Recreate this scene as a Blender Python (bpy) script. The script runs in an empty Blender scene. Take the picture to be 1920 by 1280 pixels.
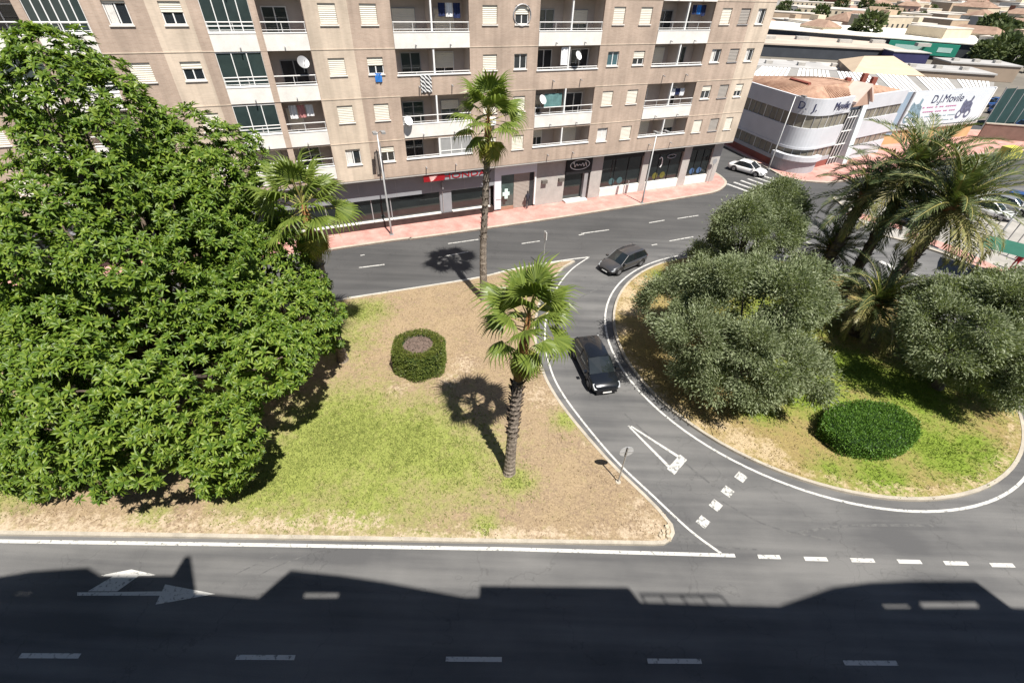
import bpy, bmesh, math, random
import numpy as np
from mathutils import Vector, Matrix
from mathutils.geometry import delaunay_2d_cdt

SC = bpy.context.scene
COL = SC.collection
R2 = math.radians

# ------------------------------------------------------------------ camera
FPX, CXP, CYP, CAM_H = 858.0, 960.0, 640.0, 18.5     # focal length and centre of a 1920 px wide frame, eye height
_dn = np.array([919 - CXP, -(1700 - CYP), -FPX]); _dn /= np.linalg.norm(_dn)
_up = -_dn
_fw = np.array([0, 0, -1.0]); _fw -= _fw.dot(_up) * _up; _fw /= np.linalg.norm(_fw)
_rt = np.cross(_fw, _up)
ROT = np.array([_rt, _fw, _up])
cam_data = bpy.data.cameras.new('camera')
cam_data.sensor_width = 36.0
cam_data.lens = FPX / 1920 * 36
cam_data.clip_start = 0.05
cam_data.clip_end = 4000
cam = bpy.data.objects.new('camera', cam_data)
COL.objects.link(cam)
_m = Matrix(ROT.tolist()).to_4x4()
_m.translation = (0, 0, CAM_H)
cam.matrix_world = _m
SC.camera = cam

# ------------------------------------------------------------------ sky, sun, exposure
SUN_EL = R2(61.0)
SHX, SHY = -0.53, 0.848                  # direction in which shadows fall on the ground
world = bpy.data.worlds.new('World'); SC.world = world; world.use_nodes = True
wn = world.node_tree.nodes
sky = wn.new('ShaderNodeTexSky'); sky.sky_type = 'NISHITA'; sky.sun_disc = False
sky.sun_elevation = SUN_EL
sky.sun_rotation = math.atan2(-SHX, -SHY)
sky.air_density = 1.0; sky.dust_density = 0.6; sky.ozone_density = 1.5
bg = wn['Background']; bg.inputs['Strength'].default_value = 0.05
world.node_tree.links.new(sky.outputs['Color'], bg.inputs['Color'])
sun_data = bpy.data.lights.new('sun', 'SUN')
sun_data.energy = 5.0; sun_data.angle = R2(0.53); sun_data.color = (1.0, 0.95, 0.87)
sun = bpy.data.objects.new('sun', sun_data); COL.objects.link(sun)
_d = Vector((SHX * math.cos(SUN_EL), SHY * math.cos(SUN_EL), -math.sin(SUN_EL)))
sun.rotation_euler = _d.to_track_quat('-Z', 'Y').to_euler()
sun.location = (20, -30, 60)
SC.view_settings.view_transform = 'Standard'
SC.view_settings.look = 'None'
SC.view_settings.gamma = 1.0
SC.view_settings.use_curve_mapping = False
SC.view_settings.exposure = 0.85

# ------------------------------------------------------------------ survey: photo measurement -> plan position at height z
def G(x, y, z=0.0):
    r = ROT @ (np.array([x - CXP, -(y - CYP), -FPX]) / FPX)
    t = (z - CAM_H) / r[2]
    return (float(r[0] * t), float(r[1] * t), z)
def G2(x, y, z=0.0): return G(x, y, z)[:2]

# ------------------------------------------------------------------ materials
MATS = {}
def mat(name, col, rough=0.8, var=0.18, scale=2.0, bump=0.0, bscale=30.0, metal=0.0, spec=0.3, col2=None, detail=6.0, thr=None, world_pos=False, fine=0.0):
    """procedural surface: colour noise between two tones, optional fine relief"""
    if name in MATS: return MATS[name]
    m = bpy.data.materials.new(name); m.use_nodes = True
    nt = m.node_tree; n = nt.nodes; L = nt.links
    b = n['Principled BSDF']
    b.inputs['Roughness'].default_value = rough
    b.inputs['Metallic'].default_value = metal
    b.inputs['Specular IOR Level'].default_value = spec
    if world_pos:
        co = n.new('ShaderNodeNewGeometry').outputs['Position']
    else:
        co = n.new('ShaderNodeTexCoord').outputs['Object']
    no = n.new('ShaderNodeTexNoise'); no.inputs['Scale'].default_value = scale; no.inputs['Detail'].default_value = detail
    no.inputs['Roughness'].default_value = 0.65
    L.new(co, no.inputs['Vector'])
    ra = n.new('ShaderNodeValToRGB')
    lo, hi = (0.3, 0.7) if thr is None else thr
    ra.color_ramp.elements[0].position = lo; ra.color_ramp.elements[1].position = hi
    c1 = tuple(min(1, c * (1 - var)) for c in col); c2 = tuple(min(1, c * (1 + var)) for c in col) if col2 is None else col2
    ra.color_ramp.elements[0].color = (*c1, 1); ra.color_ramp.elements[1].color = (*c2, 1)
    L.new(no.outputs['Fac'], ra.inputs['Fac'])
    out = ra.outputs['Color']
    if fine > 0:
        n2 = n.new('ShaderNodeTexNoise'); n2.inputs['Scale'].default_value = bscale; n2.inputs['Detail'].default_value = 4
        L.new(co, n2.inputs['Vector'])
        mr = n.new('ShaderNodeMapRange'); mr.inputs['From Min'].default_value = 0.3; mr.inputs['From Max'].default_value = 0.7
        mr.inputs['To Min'].default_value = 1 - fine; mr.inputs['To Max'].default_value = 1 + fine
        L.new(n2.outputs['Fac'], mr.inputs['Value'])
        mx = n.new('ShaderNodeMix'); mx.data_type = 'RGBA'; mx.blend_type = 'MULTIPLY'; mx.inputs['Factor'].default_value = 1
        L.new(out, mx.inputs['A']); L.new(mr.outputs['Result'], mx.inputs['B'])
        out = mx.outputs['Result']
    L.new(out, b.inputs['Base Color'])
    if bump > 0:
        bn = n.new('ShaderNodeTexNoise'); bn.inputs['Scale'].default_value = bscale; bn.inputs['Detail'].default_value = 5
        L.new(co, bn.inputs['Vector'])
        bu = n.new('ShaderNodeBump'); bu.inputs['Strength'].default_value = bump; bu.inputs['Distance'].default_value = 0.02
        L.new(bn.outputs['Fac'], bu.inputs['Height']); L.new(bu.outputs['Normal'], b.inputs['Normal'])
    MATS[name] = m
    return m

def leaf_mat(name, cols, rough=0.45, trans=0.3, spec=0.4):
    """foliage: each leaf gets its own tone, some light passes through"""
    if name in MATS: return MATS[name]
    m = bpy.data.materials.new(name); m.use_nodes = True
    nt = m.node_tree; n = nt.nodes; L = nt.links
    b = n['Principled BSDF']; b.inputs['Roughness'].default_value = rough; b.inputs['Specular IOR Level'].default_value = spec
    ge = n.new('ShaderNodeNewGeometry')
    ra = n.new('ShaderNodeValToRGB')
    els = ra.color_ramp.elements
    while len(els) < len(cols): els.new(0.5)
    for i, c in enumerate(cols):
        els[i].position = i / (len(cols) - 1); els[i].color = (*c, 1)
    L.new(ge.outputs['Random Per Island'], ra.inputs['Fac'])
    L.new(ra.outputs['Color'], b.inputs['Base Color'])
    t = n.new('ShaderNodeBsdfTranslucent')
    mx0 = n.new('ShaderNodeMix'); mx0.data_type = 'RGBA'; mx0.blend_type = 'MULTIPLY'; mx0.inputs['Factor'].default_value = 1
    mx0.inputs['B'].default_value = (1.2, 1.3, 0.5, 1)
    L.new(ra.outputs['Color'], mx0.inputs['A']); L.new(mx0.outputs['Result'], t.inputs['Color'])
    mx = n.new('ShaderNodeMixShader'); mx.inputs['Fac'].default_value = trans
    L.new(b.outputs[0], mx.inputs[1]); L.new(t.outputs[0], mx.inputs[2])
    L.new(mx.outputs[0], n['Material Output'].inputs['Surface'])
    MATS[name] = m
    return m

def glass_mat(name, col=(0.02, 0.025, 0.03), rough=0.06, spec=0.9):
    return mat(name, col, rough=rough, var=0.25, scale=0.8, spec=spec)

# ------------------------------------------------------------------ mesh helpers
class MB:
    """collects boxes, tubes and sheets for ONE mesh object"""
    def __init__(s): s.v = []; s.f = []; s.mi = []; s.cur = 0
    def add(s, vs, fs):
        o = len(s.v); s.v.extend([tuple(p) for p in vs])
        for f in fs: s.f.append([o + i for i in f]); s.mi.append(s.cur)
        return s
    def quad(s, a, b, c, d): return s.add([a, b, c, d], [[0, 1, 2, 3]])
    def box(s, x0, x1, y0, y1, z0, z1):
        return s.add([(x0,y0,z0),(x1,y0,z0),(x1,y1,z0),(x0,y1,z0),(x0,y0,z1),(x1,y0,z1),(x1,y1,z1),(x0,y1,z1)],
              [[0,3,2,1],[4,5,6,7],[0,1,5,4],[1,2,6,5],[2,3,7,6],[3,0,4,7]])
    def tube(s, pts, rad, n=8, cap=True, flat=1.0):
        pts = [Vector(p) for p in pts]
        if not hasattr(rad, '__len__'): rad = [rad] * len(pts)
        o = len(s.v); prev = None
        for i, p in enumerate(pts):
            t = (pts[min(i+1, len(pts)-1)] - pts[max(i-1, 0)]).normalized()
            a = Vector((0, 0, 1)) if abs(t.z) < 0.9 else Vector((1, 0, 0))
            if prev is not None: a = prev
            u = (a - t * a.dot(t)).normalized(); w = t.cross(u); prev = u
            for k in range(n):
                an = 2 * math.pi * k / n
                s.v.append(tuple(p + (u * math.cos(an) + w * math.sin(an) * flat) * rad[i]))
        for i in range(len(pts) - 1):
            for k in range(n):
                s.f.append([o + i*n + k, o + i*n + (k+1) % n, o + (i+1)*n + (k+1) % n, o + (i+1)*n + k]); s.mi.append(s.cur)
        if cap:
            s.f.append([o + k for k in range(n)][::-1]); s.mi.append(s.cur)
            s.f.append([o + (len(pts)-1)*n + k for k in range(n)]); s.mi.append(s.cur)
        return s
    def disc(s, c, nrm, r0, r1, th, n=20):
        c = Vector(c); nrm = Vector(nrm).normalized()
        a = Vector((0,0,1)) if abs(nrm.z) < 0.9 else Vector((1,0,0))
        u = (a - nrm*a.dot(nrm)).normalized(); w = nrm.cross(u); o = len(s.v)
        for z in (0, th):
            for k in range(n):
                an = 2*math.pi*k/n
                s.v.append(tuple(c + nrm*z + (u*math.cos(an) + w*math.sin(an))*(r0 if z == 0 else r1)))
        for k in range(n):
            s.f.append([o+k, o+(k+1)%n, o+n+(k+1)%n, o+n+k]); s.mi.append(s.cur)
        s.f.append([o+k for k in range(n)][::-1]); s.mi.append(s.cur)
        s.f.append([o+n+k for k in range(n)]); s.mi.append(s.cur)
        return s
    def prism(s, poly, z0, z1):
        n = len(poly); o = len(s.v)
        for z in (z0, z1): s.v.extend([(p[0], p[1], z) for p in poly])
        for k in range(n): s.f.append([o+k, o+(k+1)%n, o+n+(k+1)%n, o+n+k]); s.mi.append(s.cur)
        s.f.append([o+k for k in range(n)][::-1]); s.f.append([o+n+k for k in range(n)]); s.mi += [s.cur]*2
        return s
    def mesh(s, name, mats, smooth=False):
        me = bpy.data.meshes.new(name); me.from_pydata(s.v, [], s.f)
        for m in (mats if isinstance(mats, (list, tuple)) else [mats]): me.materials.append(m)
        if any(s.mi): me.polygons.foreach_set('material_index', s.mi)
        if smooth: me.polygons.foreach_set('use_smooth', [True]*len(s.f))
        me.update(); return me
    def build(s, name, mats, parent=None, smooth=False):
        return obj(name, s.mesh(name, mats, smooth), parent)

def obj(name, data, parent=None):
    o = bpy.data.objects.new(name, data); COL.objects.link(o)
    if parent is not None: o.parent = parent
    return o
def tag(o, label=None, cat=None, group=None, kind=None):
    if label: o['label'] = label
    if cat: o['category'] = cat
    if group: o['group'] = group
    if kind: o['kind'] = kind
    return o
def thing(name, label, cat, loc=(0,0,0), rz=0.0, group=None):
    o = obj(name, None); o.location = loc; o.rotation_euler = (0, 0, rz); o.empty_display_size = 0.2
    return tag(o, label, cat, group)
def children_of(o): return [c for c in bpy.data.objects if c.parent == o]
KIDS = {}
def copy_tree(root, loc, rz, label, group=None, cat=None, scale=1.0):
    r = root.copy(); COL.objects.link(r); r.location = loc; r.rotation_euler = (0, 0, rz); r.scale = (scale,)*3
    tag(r, label, cat, group)
    if root.name not in KIDS:
        KIDS[root.name] = [(c, children_of(c)) for c in children_of(root)]
    for ch, gs in KIDS[root.name]:
        c = ch.copy(); COL.objects.link(c); c.parent = r
        for g in gs:
            d = g.copy(); COL.objects.link(d); d.parent = c
    return r
def np_mesh(name, V, F, mats, smooth=False):
    """V (n,3), F (m,k) arrays"""
    V = np.asarray(V, dtype=np.float32); F = np.asarray(F, dtype=np.int32)
    me = bpy.data.meshes.new(name); k = F.shape[1]
    me.vertices.add(len(V)); me.vertices.foreach_set('co', V.ravel())
    me.loops.add(F.size); me.loops.foreach_set('vertex_index', F.ravel())
    me.polygons.add(len(F)); me.polygons.foreach_set('loop_start', np.arange(0, F.size, k, dtype=np.int32))
    if smooth: me.polygons.foreach_set('use_smooth', np.ones(len(F), dtype=bool))
    for m in (mats if isinstance(mats, (list, tuple)) else [mats]): me.materials.append(m)
    me.update(calc_edges=True); me.validate()
    return me
def catmull(pts, sub=8, closed=False):
    P = [np.array(p, float) for p in pts]; n = len(P); out = []
    rng = range(n) if closed else range(n - 1)
    for i in rng:
        if closed: a, b, c, d = P[(i-1) % n], P[i], P[(i+1) % n], P[(i+2) % n]
        else: a, b, c, d = P[max(i-1, 0)], P[i], P[i+1], P[min(i+2, n-1)]
        for k in range(sub):
            t = k / sub
            out.append(0.5*((2*b) + (-a+c)*t + (2*a-5*b+4*c-d)*t*t + (-a+3*b-3*c+d)*t**3))
    if not closed: out.append(P[-1])
    return [tuple(p) for p in out]
def offset_poly(poly, d):
    """offset a closed counter-clockwise polygon inwards by d"""
    n = len(poly); out = []
    for i in range(n):
        a, b, c = np.array(poly[i-1]), np.array(poly[i]), np.array(poly[(i+1) % n])
        t = (c - a); t = t / (np.linalg.norm(t) + 1e-9)
        out.append((b[0] - t[1]*d, b[1] + t[0]*d))
    return out
def strip(name, pts, w, z, m, parent=None, smooth_sub=0):
    if smooth_sub: pts = catmull(pts, smooth_sub)
    mb = MB(); n = len(pts)
    P = [np.array(p[:2]) for p in pts]
    L, Rr = [], []
    for i in range(n):
        t = P[min(i+1, n-1)] - P[max(i-1, 0)]; t = t/np.linalg.norm(t); nn = np.array([-t[1], t[0]])
        L.append(P[i] + nn*w/2); Rr.append(P[i] - nn*w/2)
    vs = [(*p, z) for p in L] + [(*p, z) for p in Rr]
    mb.add(vs, [[n+i, n+i+1, i+1, i] for i in range(n-1)])
    return mb.build(name, m, parent)
def inside(poly, x, y):
    r = False; n = len(poly); j = n - 1
    for i in range(n):
        xi, yi = poly[i][:2]; xj, yj = poly[j][:2]
        if (yi > y) != (yj > y) and x < (xj - xi)*(y - yi)/(yj - yi) + xi: r = not r
        j = i
    return r
def inside_np(poly, X, Y):
    r = np.zeros(X.shape, bool); n = len(poly); j = n - 1
    for i in range(n):
        xi, yi = poly[i][:2]; xj, yj = poly[j][:2]
        if yi != yj:
            c = ((yi > Y) != (yj > Y)) & (X < (xj - xi)*(Y - yi)/(yj - yi) + xi)
            r ^= c
        j = i
    return r
def text(name, body, size, m, parent, loc, rot, extrude=0.01, align='CENTER', sx=1.0):
    cu = bpy.data.curves.new(name, 'FONT'); cu.body = body; cu.size = size; cu.extrude = extrude
    cu.align_x = align; cu.align_y = 'CENTER'; cu.resolution_u = 3
    cu.materials.append(m)
    tmp = bpy.data.objects.new(name, cu); COL.objects.link(tmp); bpy.context.view_layer.update()
    me = bpy.data.meshes.new_from_object(tmp.evaluated_get(bpy.context.evaluated_depsgraph_get())); bpy.data.objects.remove(tmp)
    o = obj(name, me, parent); o.location = loc; o.rotation_euler = rot; o.scale = (sx, 1, 1)
    return o
# ================================================================== SETTING
random.seed(4); rng = np.random.default_rng(4)

def asphalt_mat(name, base=(0.079, 0.079, 0.081), light=(0.142, 0.14, 0.138)):
    m = bpy.data.materials.new(name); m.use_nodes = True
    nt = m.node_tree; n = nt.nodes; L = nt.links; b = n['Principled BSDF']
    b.inputs['Roughness'].default_value = 0.85; b.inputs['Specular IOR Level'].default_value = 0.25
    pos = n.new('ShaderNodeNewGeometry').outputs['Position']
    big = n.new('ShaderNodeTexNoise'); big.inputs['Scale'].default_value = 0.16; big.inputs['Detail'].default_value = 5; big.inputs['Roughness'].default_value = 0.6
    L.new(pos, big.inputs['Vector'])
    # long streaks of wear along the lanes
    mp = n.new('ShaderNodeMapping'); mp.inputs['Scale'].default_value = (0.07, 1.1, 1); mp.inputs['Rotation'].default_value = (0, 0, R2(-8))
    L.new(pos, mp.inputs['Vector'])
    st = n.new('ShaderNodeTexNoise'); st.inputs['Scale'].default_value = 1.3; st.inputs['Detail'].default_value = 4
    L.new(mp.outputs[0], st.inputs['Vector'])
    fi = n.new('ShaderNodeTexNoise'); fi.inputs['Scale'].default_value = 38; fi.inputs['Detail'].default_value = 3
    L.new(pos, fi.inputs['Vector'])
    a1 = n.new('ShaderNodeMath'); a1.operation = 'MULTIPLY_ADD'; a1.inputs[1].default_value = 0.5
    L.new(st.outputs['Fac'], a1.inputs[0]); 
    a2 = n.new('ShaderNodeMath'); a2.operation = 'MULTIPLY'; a2.inputs[1].default_value = 0.5
    L.new(big.outputs['Fac'], a2.inputs[0]); L.new(a2.outputs[0], a1.inputs[2])
    ra = n.new('ShaderNodeValToRGB'); ra.color_ramp.elements[0].position = 0.4; ra.color_ramp.elements[1].position = 0.6
    ra.color_ramp.elements[0].color = (*base, 1); ra.color_ramp.elements[1].color = (*light, 1)
    L.new(a1.outputs[0], ra.inputs['Fac'])
    # the avenue beyond the islands was laid in a darker mix
    dt = n.new('ShaderNodeVectorMath'); dt.operation = 'DOT_PRODUCT'; dt.inputs[1].default_value = (-0.407, 0.914, 0); L.new(pos, dt.inputs[0])
    dn_ = n.new('ShaderNodeMath'); dn_.operation = 'MULTIPLY_ADD'; dn_.inputs[1].default_value = 5.0; L.new(big.outputs['Fac'], dn_.inputs[0]); L.new(dt.outputs['Value'], dn_.inputs[2])
    av = n.new('ShaderNodeMapRange'); av.inputs['From Min'].default_value = 29.6; av.inputs['From Max'].default_value = 33.2; L.new(dn_.outputs[0], av.inputs['Value'])
    rb_ = n.new('ShaderNodeValToRGB'); rb_.color_ramp.elements[0].position = 0.36; rb_.color_ramp.elements[1].position = 0.64
    rb_.color_ramp.elements[0].color = (0.052, 0.052, 0.053, 1); rb_.color_ramp.elements[1].color = (0.082, 0.081, 0.081, 1); L.new(a1.outputs[0], rb_.inputs['Fac'])
    bl_ = n.new('ShaderNodeMix'); bl_.data_type = 'RGBA'; L.new(av.outputs[0], bl_.inputs['Factor']); L.new(ra.outputs[0], bl_.inputs['A']); L.new(rb_.outputs[0], bl_.inputs['B'])
    mr = n.new('ShaderNodeMapRange'); mr.inputs['From Min'].default_value = 0.3; mr.inputs['From Max'].default_value = 0.7
    mr.inputs['To Min'].default_value = 0.86; mr.inputs['To Max'].default_value = 1.14
    L.new(fi.outputs['Fac'], mr.inputs['Value'])
    mx = n.new('ShaderNodeMix'); mx.data_type = 'RGBA'; mx.blend_type = 'MULTIPLY'; mx.inputs['Factor'].default_value = 1
    L.new(bl_.outputs['Result'], mx.inputs['A']); L.new(mr.outputs[0], mx.inputs['B'])
    # fine cracks
    vo = n.new('ShaderNodeTexVoronoi'); vo.feature = 'DISTANCE_TO_EDGE'; vo.inputs['Scale'].default_value = 0.22
    wob = n.new('ShaderNodeMix'); wob.data_type = 'VECTOR'; wob.inputs['Factor'].default_value = 0.12
    L.new(pos, wob.inputs['A']); 
    wn_ = n.new('ShaderNodeTexNoise'); wn_.inputs['Scale'].default_value = 0.7; wn_.inputs['Detail'].default_value = 5
    L.new(pos, wn_.inputs['Vector'])
    sc_ = n.new('ShaderNodeVectorMath'); sc_.operation = 'SCALE'; sc_.inputs['Scale'].default_value = 30
    L.new(wn_.outputs['Color'], sc_.inputs[0]); L.new(sc_.outputs[0], wob.inputs['B'])
    L.new(wob.outputs['Result'], vo.inputs['Vector'])
    cr = n.new('ShaderNodeMapRange'); cr.inputs['From Max'].default_value = 0.008; cr.inputs['To Min'].default_value = 0.8; cr.inputs['To Max'].default_value = 1.0
    L.new(vo.outputs['Distance'], cr.inputs['Value'])
    mx2 = n.new('ShaderNodeMix'); mx2.data_type = 'RGBA'; mx2.blend_type = 'MULTIPLY'; mx2.inputs['Factor'].default_value = 1
    L.new(mx.outputs['Result'], mx2.inputs['A']); L.new(cr.outputs[0], mx2.inputs['B'])
    L.new(mx2.outputs['Result'], b.inputs['Base Color'])
    bu = n.new('ShaderNodeBump'); bu.inputs['Strength'].default_value = 0.25; bu.inputs['Distance'].default_value = 0.01
    L.new(fi.outputs['Fac'], bu.inputs['Height']); L.new(bu.outputs[0], b.inputs['Normal'])
    return m
def paint_mat(name, wear=0.36, col=(0.48, 0.475, 0.455)):
    m = mat(name, col, rough=0.7, col2=col, var=0, scale=7, detail=8, thr=(wear - 0.05, wear + 0.06), world_pos=True)
    r = [x for x in m.node_tree.nodes if x.type == 'VALTORGB'][0]
    r.color_ramp.elements[0].color = (0.16, 0.16, 0.155, 1)
    return m
M_ASPH = asphalt_mat('asphalt')
M_PAINT = paint_mat('road_paint', 0.40)
M_PAINTW = paint_mat('worn_road_paint', 0.45)
M_KERB = mat('kerb_concrete', (0.36, 0.325, 0.27), 0.9, 0.2, 1.6, 0.3, 25, world_pos=True, fine=0.12)
M_CONC = mat('concrete', (0.42, 0.40, 0.37), 0.9, 0.15, 1.2, 0.2, 20, fine=0.08)

# ground: one sheet to the horizon
mb = MB(); mb.quad((-1600, -300, -0.06), (2200, -300, -0.06), (2200, 3000, -0.06), (-1600, 3000, -0.06))
M_GROUND = mat('town_ground', (0.13, 0.12, 0.105), 0.95, 0.3, 0.035, col2=(0.23, 0.205, 0.17), detail=9, world_pos=True)
tag(mb.build('ground', M_GROUND), kind='structure')
# asphalt
mb = MB(); mb.quad((-95, -1.0, 0), (95, -1.0, 0), (95, 92, 0), (-95, 92, 0))
ROAD = tag(mb.build('road', M_ASPH), kind='structure')

# ---- painted markings (pieces of the road)
Z1 = 0.012
def dash(p, q, w=0.16, m=None, name='lane_dash'):
    return strip(name, [p, q], w, Z1, m or M_PAINT, ROAD)
def fore(x, y0): return (x, y0 + 0.0235 * (x + 15.2))
for px0, px1, py in [(38, 150, 1228.5), (443, 553, 1231.5), (836, 941, 1235), (1214, 1315, 1238.5), (1582, 1682, 1242)]:
    dash(G2(px0, py), G2(px1, py + 0.6), 0.15)
for k in (-2, -1, 5):
    x = -15.2 + 7.05 * k - 0.9
    dash(fore(x, 5.0), fore(x + 1.9, 5.0), 0.15)
# edge line of the near road and the broken line past the junction
strip('edge_line', [(-60, 7.95), G2(0, 1014), G2(480, 1021), G2(960, 1029), G2(1378, 1041)], 0.15, Z1, M_PAINT, ROAD)
for px0, px1, py in [(1421, 1463, 1043), (1508, 1551, 1047), (1595, 1639, 1049.5), (1683, 1727, 1052), (1770, 1814, 1055), (1857, 1901, 1058.5), (1945, 1988, 1061)]:
    dash(G2(px0, py), G2(px1, py + 1), 0.17, M_PAINTW if px0 < 1500 else M_PAINT)
# line along the left side of the linking road, line round the circular island
strip('edge_line', [G2(1352, 1037), G2(1295, 995), G2(1225, 930), G2(1150, 858), G2(1085, 780), G2(1050, 730), G2(1032, 690), G2(1022, 640), G2(1026, 585), G2(1044, 540), G2(1072, 505), G2(1105, 482)], 0.11, Z1, M_PAINT, ROAD, 6)
ISL_C, ISL_R = np.array([18.5, 24.0]), 11.75
strip('edge_line', [tuple(ISL_C + 12.25*np.array([math.cos(a), math.sin(a)])) for a in np.linspace(R2(112), R2(112+330), 110)], 0.13, Z1, M_PAINT, ROAD)
# give-way triangle, block line
mb = MB()
ap, bl, br = np.array(G2(1178, 798)), np.array(G2(1264, 890)), np.array(G2(1288, 862))
def bar(mb, p, q, w0, w1):
    p, q = np.array(p[:2]), np.array(q[:2]); t = (q-p)/np.linalg.norm(q-p); nn = np.array([-t[1], t[0]])
    mb.quad((*(p+nn*w0/2), Z1), (*(p-nn*w0/2), Z1), (*(q-nn*w1/2), Z1), (*(q+nn*w1/2), Z1))
mb = MB(); bar(mb, ap, bl + (br-bl)*0.1, 0.1, 0.17); mb.build('give_way_bar', M_PAINT, ROAD)
mb = MB(); bar(mb, ap + (br-bl)*0.05 + 0.12*(br-ap)/np.linalg.norm(br-ap), br - (br-bl)*0.1, 0.1, 0.17)
o = mb.build('give_way_bar', M_PAINT, ROAD); o.location.z = 0.003
mb = MB(); up_ = (ap-(bl+br)/2)*0.13
mb.quad((*bl, Z1+0.006), (*br, Z1+0.006), (*(br+up_*0.95), Z1+0.006), (*(bl+up_), Z1+0.006)); mb.build('give_way_base', M_PAINTW, ROAD)
for (x, y) in [(1389, 894), (1364, 921), (1342, 947), (1318, 978)]:
    c = np.array(G2(x, y)); ax = np.array(G2(1389, 894)) - np.array(G2(1318, 978)); ax /= np.linalg.norm(ax); nn = np.array([-ax[1], ax[0]])
    mb = MB(); a_, b_ = 0.24, 0.22
    mb.quad(*[(*(c + ax*u*a_ + nn*w*b_), Z1) for u, w in ((-1,1),(-1,-1),(1,-1),(1,1))]); mb.build('block_mark', M_PAINTW, ROAD)
# arrow on the near road
def flat(name, pxs, m=M_PAINT, z=Z1):
    pts = [(*G2(*p), z) for p in pxs]; mb = MB(); mb.add(pts, [list(range(len(pts)))[::-1]]); return mb.build(name, m, ROAD)
flat('arrow_shaft', [(145, 1110), (305, 1108), (305, 1116), (145, 1116)])
flat('arrow_head', [(292, 1133), (310, 1095), (404, 1113)], z=Z1+0.003)
flat('arrow_branch', [(165, 1108), (215, 1078), (262, 1078), (220, 1108)])
flat('arrow_branch_head', [(190, 1078), (247, 1067), (292, 1077), (285, 1079), (195, 1080)], z=Z1+0.003)
# avenue dashes
for a, b in [((673, 502), (721, 496)), ((676, 479), (684, 478)), ((836, 480), (878, 472)), ((840, 457), (897, 449)), ((978, 457), (1012, 452)), ((1090, 438), (1142, 431)), ((1085, 441), (1095, 439)), ((1217, 418), (1246, 413)), ((1222, 460), (1232, 458)), ((1255, 452), (1300, 444)), ((1270, 410), (1310, 404))]:
    dash(G2(*a), G2(*b), 0.14, M_PAINTW)
strip('edge_line', [G2(655, 558), G2(880, 523), G2(960, 505), G2(1050, 489), G2(1105, 482)], 0.14, Z1, M_PAINT, ROAD, 5)
# zebra crossing of the side street
for k in range(6):
    dash(G2(1363 + 13*k, 345 - 3.2*k), G2(1402 + 13.5*k, 359 - 3.2*k), 0.4, M_PAINTW, 'zebra_stripe')
# rubbed-in tyre marks
M_TYM = mat('tyre_mark', (0.082, 0.082, 0.084), .85, 0, 5, col2=(.118, .117, .115), thr=(.42, .6), world_pos=True)
for pxs, w in [([(1165, 770), (1215, 815), (1262, 850), (1330, 905)], .1),  ([(1355, 940), (1440, 985), (1560, 1012)], .07), ([(1000, 560+60), (1050, 600), (1085, 560), (1150, 530)][1:], .12), ([(1200, 950), (1300, 1015), (1420, 1030)], .07), ([(400, 1105), (450, 1072), (520, 1040)], .05), ([(440, 1112), (500, 1070), (575, 1040)], .05), ([(1480, 1000), (1600, 985), (1750, 985)], .12)]:
    TYZ = globals().get('TYZ', .0030) + .0007; strip('tyre_mark', [G2(*p) for p in pxs], w, TYZ, M_TYM, ROAD, 8)
# marks on the road right of the circular island
dash(G2(1650, 490), G2(1682, 505), 0.5, M_PAINT, 'stop_mark'); dash(G2(1710, 512), G2(1730, 521), 0.18)
dash(G2(1508, 452), G2(1524, 458), 0.2)

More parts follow.
